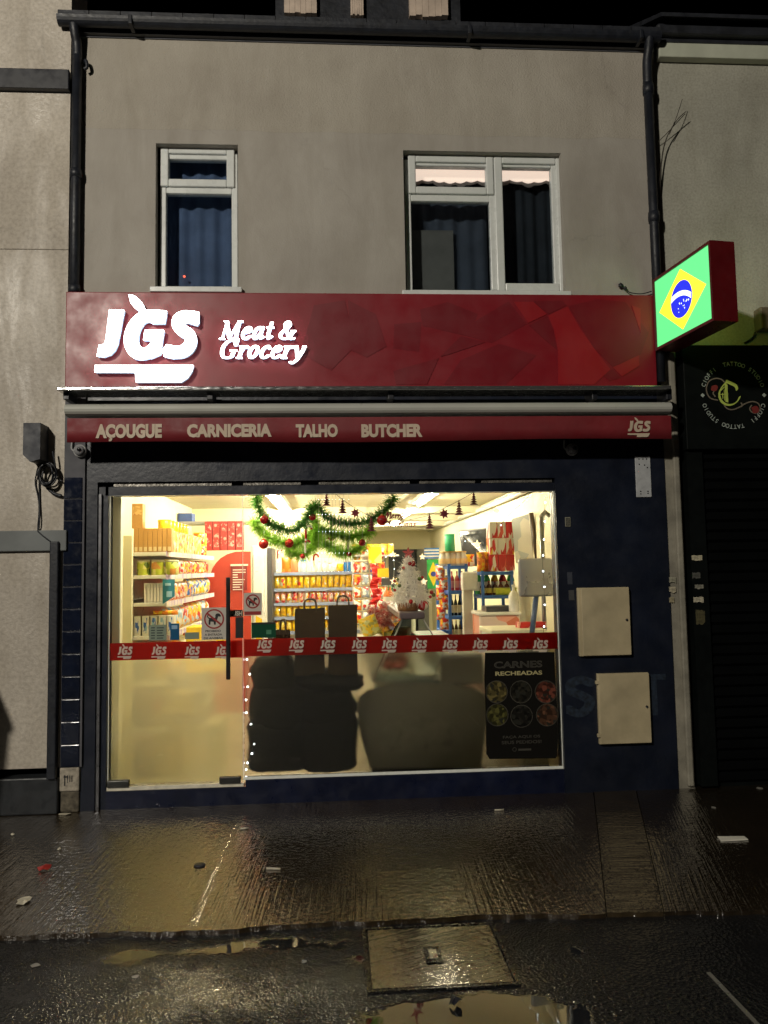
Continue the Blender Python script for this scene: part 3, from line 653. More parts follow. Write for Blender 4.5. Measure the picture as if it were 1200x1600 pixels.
# illuminated letters standing off the panel
def lit_letters(name, vf2, x0, y0, x1, y1, dep, org=None):
    a, b = W(x0, y1, FY-.05), W(x1, y0, FY-.05); vs, fs = fit(vf2, a.x, a.z, b.x, b.z)
    return a, b, vs, fs
vs, fs = emblem2d(.034); a2, b2, vs, fs = lit_letters('', (vs, fs), 148, 461, 311, 597, .05)
L = MB().add(*onto((vs, fs), (0, FY-.030, 0), *FRONT)).build('emblem_letters', LSIDE, sg)
vs, fs = fill(EMB, .006); a2, b2, vs, fs = lit_letters('', (vs, fs), 148, 461, 311, 597, .05)
MB().add(*onto((vs, fs), (0, FY-.051, 0), *FRONT)).build('letter_face', LETTER, L)
GL = {  # pen strokes of an upright-italic serif: x, y up negative
 'M': (168, [[(22, 0), (34, -143)], [(34, -143), (50, -95), (78, -8)], [(80, -10), (134, -143)], [(138, -143), (132, 0)]], [(0, 42, 0), (108, 158, 0), (12, 44, -143), (128, 166, -143)], (0, 2)),
 'e': (92, [[(24, -50), (60, -55), (76, -74), (66, -94), (46, -93), (26, -66), (20, -34), (32, -6), (54, -2), (80, -22)]], [], ()),
 'a': (106, [[(76, -88), (54, -96), (30, -74), (20, -36), (28, -6), (46, -6), (72, -44)], [(84, -96), (76, -34), (80, -6), (98, -16)]], [], ()),
 't': (72, [[(46, -134), (34, -34), (40, -5), (64, -18)]], [(12, 70, -94)], ()),
 '&': (150, [[(128, -62), (102, -18), (66, -2), (34, -10), (22, -36), (42, -66), (74, -92), (86, -122), (68, -143), (48, -128), (54, -92), (82, -42), (112, -6), (138, -4)]], [(104, 146, -66)], ()),
 'G': (142, [[(118, -108), (104, -136), (76, -143), (42, -122), (22, -74), (32, -18), (66, 0), (104, -12), (112, -58)], [(124, -143), (120, -104)]], [(84, 134, -60)], ()),
 'r': (78, [[(32, -92), (24, 0)], [(28, -48), (44, -80), (62, -94), (74, -84)]], [(4, 46, 0), (12, 36, -92)], ()),
 'o': (94, [[(52, -96), (28, -76), (18, -36), (36, -2), (60, -12), (78, -50), (72, -86), (52, -96)]], [], ()),
 'c': (88, [[(76, -78), (60, -96), (34, -78), (20, -38), (32, -6), (54, -2), (78, -20)]], [], ()),
 'y': (98, [[(12, -84), (28, -94), (38, -60), (52, -4)], [(92, -92), (82, -50), (56, 6), (24, 40), (4, 34)]], [(80, 104, -92)], ()),
 ' ': (44, [], [], ())}
def serif_line(word):
    wd = sum(GL[c][0] for c in word)+60; R = Ras(-40, -175, wd, 70, 1.6); x = 0
    for c in word:
        adv, strokes, bars, thin = GL[c]
        sh = lambda p: (p[0]+x-.20*p[1], p[1])
        for i, s in enumerate(strokes): R.nib([sh(p) for p in s], 7 if i in thin and c == 'M' else 14, 5.5, -.12)
        for b0, b1, yy in bars: R.nib([sh((b0, yy)), sh((b1, yy))], 5, 4.5, 0)
        x += adv
    return R.loops(2, .3)
SER1, SER2 = serif_line('Meat &'), serif_line('Grocery')
for nm, LP, r in (('script_letters', SER1, (342, 501, 463, 530)), ('script_letters', SER2, (344, 530, 479, 568))):
    vs, fs = fill(LP, .022); a2, b2, vs, fs = lit_letters('', (vs, fs), *r, .02)
    o = MB().add(*onto((vs, fs), (0, FY-.030, 0), *FRONT)).build(nm, LSIDE, sg)
    vs, fs = fill(LP, .004); a2, b2, vs, fs = lit_letters('', (vs, fs), *r, .02)
    MB().add(*onto((vs, fs), (0, FY-.045, 0), *FRONT)).build('letter_face', LETTER, o)

# ---------------------------------------------------------------- awning
AY = -.30
aw = thing('awning', 'rolled red shop awning with pale cassette and printed valance', 'awning', (W(575, 690, AY).x, AY, W(575, 690, AY).z))
a, b = W(88, 610, AY-.02), W(1049, 602, AY-.02)
MB().box((a.x, AY-.02, a.z), (b.x, -.10, b.z), .006).build('front_rail', ALU, aw)
a, b = W(100, 649, AY), W(1050, 626, AY)
ca = []
for t in np.linspace(0, PI, 9): ca.append((AY+.06-.062*math.sin(t), (a.z+b.z)/2-(b.z-a.z)/2*math.cos(t)))
MB().prism([(a.x, y, z) for y, z in ca]+[(a.x, -.12, b.z), (a.x, -.12, a.z)], (b.x-a.x, 0, 0)).build('cassette', PELMET, aw)
for px in (108, 330, 610, 925, 1040): MB().box((X(px, -.2, 615)-.02, -.26, W(px, 627, -.2).z), (X(px, -.2, 615)+.02, -.09, W(px, 611, -.2).z+.005), .004).build('bracket', BLACKP, aw)
a, b = W(102, 691, AY), W(1051, 648, AY); vp = MB(); n = 90; vs = []; fs = []
for i in range(n+1):
    t = i/n; x = a.x+(b.x-a.x)*t; wv = .003*math.sin(t*21)+.0015*math.sin(t*53+1); sag = .007*math.sin(t*9+.5)+.01*max(0, t-.8)
    for j, (zz, k) in enumerate(((b.z, 0), ((a.z+b.z)/2, .5), (a.z+sag, 1))):
        vs += [(x, AY+.03+wv*k, zz), (x, AY+.034+wv*k, zz)]
for i in range(n):
    for j in range(2):
        p = i*6+j*2; q = p+6
        fs += [[p, q, q+2, p+2], [p+1, p+3, q+3, q+1]]
    fs += [[i*6+4, i*6+10, i*6+11, i*6+5]]
vp.add(vs, fs, True); val = vp.build('valance', VAL, aw)
for body, x0, x1 in (('AÇOUGUE', 147.5, 251.5), ('CARNICERIA', 291, 424), ('TALHO', 462, 528), ('BUTCHER', 565, 661)):
    y0 = 662
    vs, fs = text2d(body, .055); vs, fs = fit((vs, fs), *[v for v in (W(x0, 683, AY).x, W(x0, 688.5 if 'Ç' in body else 682.5, AY).z, W(x1, 683, AY).x, W(x0, y0-.5, AY).z)])
    tb = MB(); tb.add(*onto(([Vector((v.x, v.y, 0)) for v in vs], fs), (0, AY+.0252, 0), *FRONT)); tb.build('lettering', CREAM, val)
emblem_at(MB(), 981, 652, 1016, 683, AY+.0252, .0008).build('printed_emblem', CREAM, val)

# ---------------------------------------------------------------- lightbox with flag
lb = thing('lightbox_sign', 'glowing square flag box sign sticking out from the wall', 'sign', tuple(W(1024, 552, -.1)))
pf = W(1024, 552, -.10); pt = W(1022, 440, -.10); dn = .60
pn = W(1116, 497, -.80); pn2 = W(1111, 373, -.80)
x0, x1 = (pf.x+pt.x)/2, (pn.x+pn2.x)/2
zb_, zt_ = (pf.z+pn.z)/2, (pt.z+pn2.z)/2
A = Vector((x0, -.10, 0)); B = Vector((x1, -.80, 0)); ux = (B-A).normalized(); wl = (B-A).length; un = Vector((ux.y, -ux.x, 0))     # outward from the face, towards -X
if un.x > 0: un = -un
BOXR = mat('dark_red_case', (.10, .006, .008), .35, var=.15)
th = .17; P = lambda s, z, o=0: A + ux*s + Vector((0, 0, z)) + un*o
cs = MB()
def slab(mb, s0, s1, z0, z1, o0, o1):
    mb.prism([P(s0, z0, o0), P(s1, z0, o0), P(s1, z1, o0), P(s0, z1, o0)], un*(o1-o0))
slab(cs, 0, wl, zb_, zb_+.02, -th, .008); slab(cs, 0, wl, zt_-.02, zt_, -th, .008); slab(cs, 0, .02, zb_+.02, zt_-.02, -th, .008); slab(cs, wl-.02, wl, zb_+.02, zt_-.02, -th, .008); slab(cs, .02, wl-.02, zb_+.02, zt_-.02, -th/2-.005, -th/2+.005)
cs.build('case', BOXR, lb)
for s in (.25, .75):
    pass
for zz in (zt_-.1, zb_+.1): MB().tube([A+Vector((.05, .02, zz)), A+Vector((.05, .10, zz))], .02).build('bracket', BLACKP, lb)
FS = 2.0
fg = MB(); slab(fg, .021, wl-.021, zb_+.021, zt_-.021, -.01, .0); face = fg.build('flag_face', emit('flag_green', (.075, .43, .14), FS), lb)
fg = MB(); slab(fg, .021, wl-.021, zb_+.021, zt_-.021, -th+.002, -th+.012); back = fg.build('flag_face', MATS['flag_green'], lb); cx, cz = wl/2, (zb_+zt_)/2; m = MB(); m.prism([P(cx-wl*.4, cz, -th+.001), P(cx, cz-(zt_-zb_)*.4, -th+.001), P(cx+wl*.4, cz, -th+.001), P(cx, cz+(zt_-zb_)*.4, -th+.001)], un*-.002); m.build('flag_rhombus', emit('flag_yellow', (1, .74, .03), FS*.85), back)
cx, cz = wl/2, (zb_+zt_)/2; hw, hh = wl/2*.80, (zt_-zb_)/2*.80
m = MB(); m.prism([P(cx-hw, cz, .001), P(cx, cz-hh, .001), P(cx+hw, cz, .001), P(cx, cz+hh, .001)], un*.002); m.build('flag_rhombus', emit('flag_yellow', (1, .74, .03), FS*.85), face)
r = hh*.60; m = MB(); m.prism([P(cx+r*math.cos(t), cz+r*math.sin(t), .0035) for t in np.linspace(0, 2*PI, 40, endpoint=False)], un*.0015); m.build('flag_disc', emit('flag_blue', (.012, .02, .50), FS*.8), face)
m = MB(); o1, o2 = [], []
for t in np.linspace(math.radians(36), math.radians(128), 18):      # the white band is an arc about a point below
    c0 = (cx-.30*r, cz-1.55*r)
    for lst, rr in ((o1, 2.02*r), (o2, 1.76*r)): lst.append((c0[0]+rr*math.cos(t), c0[1]+rr*math.sin(t)))
pts = [q for q in o1 + o2[::-1] if (q[0]-cx)**2+(q[1]-cz)**2 < (r*1.06)**2]
m.prism([P(q[0], q[1], .0055) for q in pts], un*.001); m.build('flag_band', emit('flag_white', (.9, 1, .95), FS*.8), face)
m = MB(); rs = random.Random(4)
for i in range(16):
    t, q = rs.uniform(-2.7, -.2), rs.uniform(.2, .85)*r
    s = r*rs.uniform(.03, .055); c = (cx+q*math.cos(t), cz+q*math.sin(t)*.95)
    m.prism([P(c[0]+s*(1 if k % 2 == 0 else .42)*math.sin(k*PI/5), c[1]+s*(1 if k % 2 == 0 else .42)*math.cos(k*PI/5), .0055) for k in range(10)], un*.001)
m.build('flag_star_pattern', MATS['flag_white'], face)

# ---------------------------------------------------------------- things fixed to the front
CAMW = mat('camera_white', (.36, .36, .36), .35)
for i, (px, py) in enumerate(((126, 705), (895, 702))):
    c = W(px, py, -.06); c.y = -.031 if i else -.062
    t = thing('security_camera', ('domed security camera under the awning beside the tiled pilaster', 'domed security camera under the awning above the meter boxes')[i], 'camera', c, 'dome cameras under the awning')
    MB().lathe([(.045, 0), (.045, .014), (.040, .02)], c, 20, Vector((0, -1, 0))).build('mount', CAMW, t)
    MB().lathe([(.036, .0205), (.034, .034), (.026, .046), (.012, .053), (.003, .055)], c, 20, Vector((0, -1, 0))).build('dome', mat('camera_dome', (.22, .22, .23), .2), t)
    d = c + Vector((.006, -.050, .004)); MB().lathe([(.012, -.004), (.014, .008), (.010, .012), (.003, .012)], d, 12, Vector((0, -1, 0))).build('lens', mat('black_lens', (.008, .008, .01), .1), t)
    MB().tube(smooth_path([c+Vector((-.044, -.01, .0)), c+Vector((-.058, -.01, .02)), c+Vector((-.055, -.008, .07))]), .006, 6).build('cable', CAMW, t)
BEIGE = mat('beige_enamel', (.46, .385, .24), .45, var=.22, vs=4, bmp=.1, bs=9)
def meter(r, label, hinge):
    y = -.031; a, b = W(r[0], r[3], y), W(r[2], r[1], y)
    t = thing('meter_box', label, 'meter box', (((a.x+b.x)/2), y, a.z), 'meter boxes on the navy side panel')
    MB().box((a.x, y-.03, a.z), (b.x, y, b.z), .004).build('case', BEIGE, t)
    MB().box((a.x+.022 if not hinge else a.x+.004, y-.042, a.z+.004), (b.x-.003, y-.0305, b.z-.004), .004).build('lid', BEIGE, t)
    zc = a.z+(b.z-a.z)*.52
    MB().lathe([(.009, 0), (.009, .006), (.005, .008)], (b.x-.03, y-.0425, zc), 12, Vector((0, -1, 0))).build('lock', BLACKP, t)
    if hinge:
        for f in (.13, .88): MB().box((a.x-.016, y-.02, a.z+(b.z-a.z)*f-.012), (a.x+.008, y-.0435, a.z+(b.z-a.z)*f+.012), .003).build('hinge', BEIGE, t)
meter((904, 917, 980, 1025), 'beige metal meter box on navy panel, the upper one, nearer the window', False)
meter((935, 1050, 1011, 1162), 'beige metal meter box on navy panel, the lower one with two hinges', True)
a, b = W(994, 777, -.031), W(1015, 713, -.031)
t = thing('vent_plate', 'narrow white slotted plate screwed to the navy panel below the awning', 'plate', ((a.x+b.x)/2, -.031, a.z))
MB().box((a.x, -.040, a.z), (b.x, -.0305, b.z), .003).build('plate', mat('dull_white', (.42, .43, .44), .45, var=.15, vs=20), t)
hl = MB()
for u, v in ((.25, .93), (.5, .93), (.75, .93), (.25, .80), (.78, .72), (.6, .78), (.28, .14), (.28, .08), (.75, .14), (.75, .09)):
    hl.lathe([(.005, 0), (.005, .002)], (a.x+(b.x-a.x)*u, -.0405, a.z+(b.z-a.z)*v), 8, Vector((0, -1, 0)))
hl.build('screw_hole_pattern', BLACKP, t)
for nm, r, lab, m in (('keypad', (883, 808, 891, 823), 'small pale keypad plate beside the top of the shop window', mat('keypad', (.20, .19, .14), .5)), ('sticker', (887, 894, 894, 913), 'faint dark sticker beside the shop window above the meter boxes', mat('dim_sticker', (.045, .05, .065), .5)),
        ('sticker', (889, 922, 897, 938), 'worn grey-edged sticker level with the top of the upper meter box', mat('dim_sticker2', (.06, .06, .06), .5))):
    a, b = W(r[0], r[3], -.031), W(r[2], r[1], -.031); t = MB().box((a.x, -.038 if nm == 'keypad' else -.0325, a.z), (b.x, -.0305, b.z), .002).build(nm, m, None, (a.x, -.031, a.z)); tag(t, lab, nm)
    if nm == 'keypad':
        k = MB()
        for i in range(3):
            for j in range(4): k.box((a.x+(b.x-a.x)*(.15+.26*i), -.0405, a.z+(b.z-a.z)*(.12+.21*j)), (a.x+(b.x-a.x)*(.33+.26*i), -.0381, a.z+(b.z-a.z)*(.24+.21*j)))
        k.build('key_pattern', BLACKP, t)
# ================================================================== NEIGHBOURS
LY = -.05
lx1 = X(108, LY, 300)
hs = thing('neighbour_house', 'pale wet rendered house with dark timber band beside the shop', 'building', (lx1-2, LY, 0))
MB().box((lx1-4.5, LY, .30), (lx1, .3, 7.5)).build('wall', REND_L, hs)
def lband(name, y0, y1, prot, m, x1=None, bev=.006):
    a, b = W(0, y1, LY-prot), W(110, y0, LY-prot)
    return MB().box((lx1-4.5, LY-prot, a.z), (x1 if x1 is not None else lx1+.004, LY+.02, b.z), bev).build(name, m, hs)
lband('timber_band', 108, 136, .05, BLACKP)
lband('moulding', 355, 389, .008, REND_L)
lband('string_course', 828, 862, .03, mat('grey_course', (.13, .14, .14), .6, var=.25, vs=3), XPL+.03)
a = W(50, 1216, LY-.03); MB().box((lx1-4.5, LY-.03, 0), (XPL-.006, .2, a.z), .01).build('plinth', mat('black_plinth', (.015, .017, .02), .5, var=.4), hs)
px = X(82, LY-.05, 1030); pb_ = MB()
pb_.box((px-.030, LY-.055, Z(1218, LY-.05, 82)), (px+.030, LY-.001, Z(846, LY-.05, 85)), .008)
pb_.build('cable_duct', CASTIRON, hs)
# downpipe between the two fronts
dp = MB(); xx = X(118, -.05, 300)
dp.tube([(xx, -.05, ZF0+.2), (xx, -.05, gz-.15)], .033, 12)
dp.tube(smooth_path([(xx, -.05, gz-.18), (xx, -.06, gz-.10), (xx-.005, -.085, gz-.04), (xx-.01, -.10, gz+.03)]), .033, 12)
for zz in (ZF0+.7, ZF0+1.55): dp.lathe([(.040, -.03), (.042, 0), (.040, .03)], (xx, -.05, zz), 12)
tag(dp.build('downpipe', CASTIRON, None, (xx, -.05, ZF0)), 'dark downpipe running between the shop and the paler wet house', 'downpipe')
MB().box((lx1-.002, -.035, Z(700, -.04, 100)), (XL-.04, .2, ZE)).build('corner_strip', mat('blue_grey_strip', (.14, .17, .19), .6, var=.2), hs)
c = W(134, 103, -.02); tag(MB().tube(smooth_path([c+Vector((-.02, .02, .03)), c+Vector((.01, -.03, .02)), c+Vector((.02, -.035, -.03)), c+Vector((.0, -.03, -.045))]), .013, 8).build('wall_hook', CASTIRON, None, c), 'small dark hook on the rendered wall under the eaves beside the downpipe', 'hook')
# junction box with its coil of cable
a, b = W(49, 722, LY), W(76, 667, LY)
jb = thing('junction_box', 'dark cable box on pale wall with a coil of black cable below', 'box', ((a.x+b.x)/2, LY, a.z))
MB().prism([(a.x, LY, b.z), (b.x, LY, b.z), (b.x, LY, a.z), (a.x+.05, LY, a.z-.02), (a.x, LY, a.z+.03)], (0, -.15, 0)).build('case', mat('dark_box', (.022, .024, .034), .55, var=.2), jb)
co = MB(); cc = W(76, 742, LY-.04)
for k in range(5):
    rr = .050+.008*(k % 3); path = [cc+Vector((rr*math.cos(t)*(.85+.1*math.sin(k)), -.012*k+.006*math.sin(3*t+k), rr*1.25*math.sin(t))) for t in np.linspace(0, 2*PI, 26)]
    co.tube(path, .006, 6)
co.build('cable_coil', BLACKP, jb)
cb = MB()
cb.tube(smooth_path([W(60, 727, LY-.03), W(57, 740, LY-.02), W(55, 755, LY-.012), W(60, 780, LY-.012), W(61, 800, LY-.012), W(59, 826, LY-.015), W(62, 833, LY-.05), W(80, 847, LY-.045)]), .0045, 6)
cb.tube(smooth_path([W(62, 726, LY-.03), W(61, 750, LY-.014), W(62, 790, LY-.014), W(62, 815, LY-.02), W(60, 828, LY-.02)]), .0045, 6)
cb.tube(smooth_path([W(74, 762, LY-.02), W(84, 771, LY-.02), W(96, 775, LY-.02)]), .012, 8)
cb.tube(smooth_path([W(82, 705, LY-.06), W(86, 725, LY-.05), W(88, 745, LY-.03), W(97, 752, LY-.03)]), .006, 6)
cb.build('hanging_cable', CASTIRON, jb)

RY = .02
rx0 = X(1030, RY, 300)
rh = thing('tattoo_shop_building', 'dim building with black shutter and round tattoo studio sign', 'building', (rx0+2, RY, 0))
MB().box((rx0-.04, RY, Z(560, RY, 1150)), (rx0+5, .4, Z(62, RY, 1100))).build('wall', REND_R, rh)
a, b = W(1035, 88, -.05), W(1100, 67, -.05); MB().box((rx0+.02, -.05, a.z), (rx0+5, RY, b.z), .006).build('eaves_board', mat('pale_board2', (.50, .52, .42), .5, var=.1), rh)
a = W(1100, 64, -.08); MB().box((rx0-.02, -.06, a.z+.0), (rx0+5, .1, a.z+.03)).box((rx0-.02, -.12, a.z+.03), (rx0+5, -.02, a.z+.11), .02).prism([(rx0-.02, -.2, a.z+.13), (rx0-.02, 3, a.z+1.9), (rx0-.02, 3, a.z+1.8), (rx0-.02, -.2, a.z+.10)], (5, 0, 0)).build('roof', SLATE, rh)
# pier between the shops
pr = MB(); x0, x1 = X(1047, -.05, 950), X(1076, -.05, 950)
pr.box((x0, -.02, 0), (x1, .3, ZF0+.25)).box((x0+(x1-x0)*.55, -.05, 0.02), (x0+(x1-x0)*.88, -.021, ZF0+.25), .01)
pr.build('pier', mat('grey_pier', (.26, .24, .19), .7, var=.3, vs=6, bmp=.3, bs=30), rh)
TB = mat('black_board', (.003, .0042, .004), .6, var=.3, spec=.12)
x0 = X(1067, -.10, 560)
MB().box((x0, -.10, Z(702, -.10, 1100)), (rx0+5, .1, Z(539, -.10, 1130)), .006).build('shop_fascia', TB, rh)
MB().box((x0+.01, -.06, .02), (x0+.13, .1, Z(704, -.1, 1100))).build('shutter_frame', TB, rh)
sh = MB(); zt2 = Z(706, -.02, 1100)
k = 0; z = .03
while z < zt2:
    sh.prism([(x0+.13, -.010, z), (x0+.13, -.032, z+.02), (x0+.13, -.032, z+.055), (x0+.13, -.010, z+.073)], (4.5, 0, 0)); z += .075
sh.build('roller_shutter', mat('black_shutter', (.0018, .0022, .0024), .8, var=.2, spec=.06), rh)
MB().box((x0+.13, -.005, 0), (rx0+5, .3, zt2)).build('shutter_back', TB, rh)
MB().box((rx0+4.6, -.05, 0), (rx0+5, .3, ZF0+.3)).build('far_pier', TB, rh)
# round lettering sign
ts = thing('tattoo_studio_sign', 'round lettered tattoo studio emblem on black board', 'sign', tuple(W(1146, 664, -.103)))
TY = -.1025; c0 = W(1146, 617.5, TY); upx = (W(1156, 617.5, TY)-c0).length/10
LT = MB()
def ring_text(word, start, step, rot):
    k = 0
    for ch in word:
        if ch != ' ':
            vs, fs = text2d(ch, .012); ws = [v.x for v in vs]; cxv = (min(ws)+max(ws))/2
            ang = math.radians(start-step*k)+rot; r0 = 45.2*upx
            ur = Vector((math.cos(ang), 0, math.sin(ang))); ut = Vector((math.sin(ang), 0, -math.cos(ang))); s = 6.3*upx/.70
            LT.add([c0 + ur*(r0+v.y*s) + ut*((v.x-cxv)*s*.88) + Vector((0, -.0008, 0)) for v in vs], fs)
        k += 1
ring_text("CIOFFI  TATTOO STUDIO", 161, 7.1, 0); ring_text("CIOFFI  TATTOO STUDIO", 161, 7.1, PI)
for sx_ in (-1, 1):
    q = c0+Vector((sx_*48*upx, -.0008, 0)); s = 3.4*upx
    LT.add([q+Vector((-s, 0, 0)), q+Vector((0, 0, -s)), q+Vector((s, 0, 0)), q+Vector((0, 0, s))], [[0, 1, 2, 3]])
LT.build('ring_lettering', mat('dull_silver', (.36, .40, .37), .5), ts)
zq = lambda x, y: (x/8.571+1060-1146, (y/8.571+540)-617.5)
def tatt(name, col, draws):
    R = Ras(-52, -52, 52, 52, 7)
    for pts, a_, b_, an in draws: R.nib([zq(*p[:2]) for p in pts], a_, b_, an)
    vf = fill([[(x*upx, y*upx) for x, y in L] for L in R.loops(2, .3)], .001); mb = MB(); mb.add(*onto(vf, c0+Vector((0, -.001-.0011*len(ts.children), 0)), *FRONT)); return mb.build(name, col, ts)
tatt('vine', mat('dull_bronze', (.16, .13, .10), .5), [([(630, 500), (580, 455), (500, 445), (420, 480), (380, 560), (385, 640), (430, 705), (520, 730)], .9, .9, 0), ([(600, 780), (630, 830), (700, 855), (800, 825), (900, 770), (990, 750), (1060, 775), (1085, 840), (1050, 900)], .9, .9, 0), ([(970, 800), (945, 840), (965, 885), (1020, 905)], .9, .9, 0), ([(480, 610), (465, 640), (490, 680)], .9, .9, 0), ([(835, 770), (845, 800), (825, 815)], 1, 1, 0)])
tatt('rose', mat('dark_rose', (.17, .018, .016), .6), [([(470, 560), (505, 555), (490, 590), (462, 585), (490, 565)], 2.9, 2.6, 0), ([(990, 840), (1030, 830), (1040, 870), (1000, 880), (1020, 850)], 2.9, 2.6, 0)])
tatt('initial_letter', mat('yellow_green_print', (.42, .50, .10), .5), [([(650, 490), (600, 540), (555, 610), (545, 680), (575, 750), (640, 790), (720, 785), (780, 745), (815, 690)], 1.9, .8, -.7), ([(640, 525), (640, 750)], 2.3, .9, .3), ([(650, 485), (720, 515), (770, 545), (785, 590)], 2.6, 1.0, -.9), ([(655, 470), (640, 510)], 1.2, .8, 0), ([(575, 600), (612, 560)], .6, .6, 0), ([(590, 640), (590, 705)], .6, .6, 0), ([(612, 600), (612, 730)], .5, .5, 0), ([(560, 655), (660, 650)], .5, .5, 0)])
# alarm box at the edge of the frame
a, b = W(1178, 520, RY), W(1202, 486, RY)
t = thing('alarm_box', 'brown wall box above the black tattoo studio board', 'box', ((a.x+b.x)/2, RY, a.z)); MB().box((a.x, RY-.10, a.z), (b.x+.06, RY, b.z), .012).build('case', mat('brown_plastic', (.14, .11, .075), .5), t)
MB().tube(smooth_path([W(1180, 519, RY-.02), W(1176, 528, RY-.01), W(1163, 536, RY-.01)]), .007, 6).build('cable', BLACKP, t)
# pipe between right fronts, twigs, hanging wire
dp = MB(); p0, p1, p2, p3 = W(1011, 84, -.07), W(1013, 140, -.07), W(1020, 300, -.07), W(1029, 470, -.07); xx = p2.x
dp.tube(smooth_path([(xx+.01, -.11, gz+.04), (xx+.005, -.10, gz-.04), (xx-.004, -.08, gz-.14), (xx-.002, -.07, gz-.3)]), .035, 12)
dp.tube([(xx-.002, -.07, gz-.28), (xx, -.07, ZF0+.02)], .034, 12)
for zz in (p1.z, p1.z-1.0, p1.z-1.7): dp.lathe([(.040, -.04), (.043, 0), (.040, .04)], (xx, -.07, zz), 12)
tag(dp.build('downpipe', CASTIRON, None, (xx, -.07, ZF0)), 'dark downpipe running between the shop and the lightbox sign', 'downpipe')
tw = thing('wall_plant', 'bare thin twigs growing out of the wall beside the downpipe', 'plant', tuple(W(1031, 330, RY)))
m = MB()
m.tube(smooth_path([W(1030, 330, RY-.02), W(1033, 260, RY-.05), W(1040, 220, RY-.07), W(1056, 190, RY-.09), W(1072, 174, RY-.1)]), [.006]*8+[.005]*8+[.004]*8+[.003]*8+[.002], 5)
m.tube(smooth_path([W(1046, 210, RY-.08), W(1058, 180, RY-.11), W(1066, 155, RY-.12)]), .0025, 5)
m.tube(smooth_path([W(1028, 222, RY-.04), W(1045, 205, RY-.06), W(1070, 178, RY-.09)]), .003, 5)
m.build('stem', mat('twig', (.035, .028, .02), .8), tw)
hw_ = MB(); hw_.tube(smooth_path([W(970, 444, -.01), W(973, 449, -.02), W(985, 457, -.03), W(1003, 459, -.03), W(1018, 455, -.03)]), .004, 6); hw_.ball(W(970, 446, -.02), .022, 1, (1, .6, 1)).ball(W(977, 450, -.02), .014, 1)
tag(hw_.build('loose_wire', BLACKP, None, tuple(W(970, 446, -.02))), 'loose black wire hanging from the render above the fascia', 'wire')
# paper stickers on the shutter frame and the pier
stk = [((1081, 867, 1097, 877), -.062, 'cream paper sticker on the black shutter frame, topmost of its column', (.42, .38, .26)), ((1082, 894, 1094, 905), -.062, 'dark worn sticker on the black shutter frame, second from the top', (.07, .07, .06)), ((1086, 913, 1099, 921), -.062, 'torn grey sticker strip on the black shutter frame, third from the top', (.20, .19, .15)),
    ((1084, 932, 1099, 942), -.062, 'pale torn sticker on the black shutter frame, fourth from the top', (.42, .38, .28)), ((1088, 952, 1101, 977), -.062, 'olive brown sticker low on the black shutter frame, the tallest', (.07, .06, .025)),
    ((1046, 901, 1056, 912), -.033, 'crumpled pale sticker on the edge of the navy panel, the upper of three', (.28, .27, .2)), ((1046, 916, 1056, 927), -.033, 'striped cream sticker on the edge of the navy panel, the middle of three', (.38, .34, .24)), ((1046, 933, 1053, 942), -.033, 'torn small sticker on the edge of the navy panel, lowest of three', (.30, .26, .16))]
for i, (r, y, lab, c) in enumerate(stk):
    a, b = W(r[0], r[3], y), W(r[2], r[1], y); a.x -= 0; mb = MB(); rs = random.Random(i); n = 7; pts = []
    for k in range(n): pts.append((a.x+(b.x-a.x)*k/(n-1), y, a.z+rs.uniform(0, .25)*(b.z-a.z)))
    for k in range(n): pts.append((b.x-(b.x-a.x)*k/(n-1), y, b.z-rs.uniform(0, .12)*(b.z-a.z)))
    o = mb.prism(pts, (0, .004, 0)).build('sticker', mat(f'sticker_paper_{i}', c, .7, var=.5, vs=60), None, (a.x, y, a.z)); tag(o, lab, 'sticker', 'torn stickers beside the shutter')

# ================================================================== ON THE GROUND
mc_pts = [G(566, 1452, -.020), G(776, 1450, -.020), G(815, 1548, -.020), G(566, 1553, -.020)]
mc = thing('manhole_cover', 'wide wet rectangular manhole cover with a slotted lifting plate', 'manhole cover', tuple(G(680, 1500, -.022)))
x0 = mc_pts[0].x; x1 = (mc_pts[1].x+mc_pts[2].x)/2; y1, y0 = mc_pts[0].y, mc_pts[3].y
MANM = wet_concrete('wet_cover', 1.2, (.018, .017, .015), 5.0, .45)
MB().box((x0+.02, y0+.02, -.10), (x1-.02, y1-.02, -.016), .004).build('lid', MANM, mc)
f = MB(); f.box((x0, y0, -.1), (x0+.014, y1, -.014)).box((x1-.014, y0, -.1), (x1, y1, -.014)).box((x0+.014, y0, -.1), (x1-.014, y0+.014, -.0142)).box((x0+.014, y1-.014, -.1), (x1-.014, y1, -.0142)); f.build('frame', mat('wet_iron', (.05, .048, .045), .25, .8, var=.4, vs=20), mc)
a, b = G(667, 1508, -.02), G(686, 1481, -.02); frame_bar(MB(), 0, 0, 1, 1, .1, 0, 1) 
lp_ = MB().box((a.x, a.y, -.0162), (b.x, b.y, -.0115), .002).build('lifting_plate', mat('wet_iron', (.05, .048, .045), .25, .8), mc)
MB().box((a.x+.016, a.y+.03, -.0114), (b.x-.016, b.y-.03, -.0095), .003).build('slot', mat('bright_plate', (.4, .38, .33), .12, .7), lp_)
a, b = G(1107, 1521, -.02), G(1182, 1600, -.02)
dv = (b-a); per = Vector((-dv.y, dv.x, 0)).normalized()*.008
tag(MB().prism([a-per, a+per, a+dv*1.6+per, a+dv*1.6-per], (0, 0, .005)).build('inspection_cover', mat('bright_edge', (.30, .29, .25), .3, .6), None, tuple(a)), 'thin metal edge of a flush cover in the dark asphalt', 'cover')
LEAFM = mat('pale_leaf', (.50, .46, .36), .6, var=.3, vs=40)
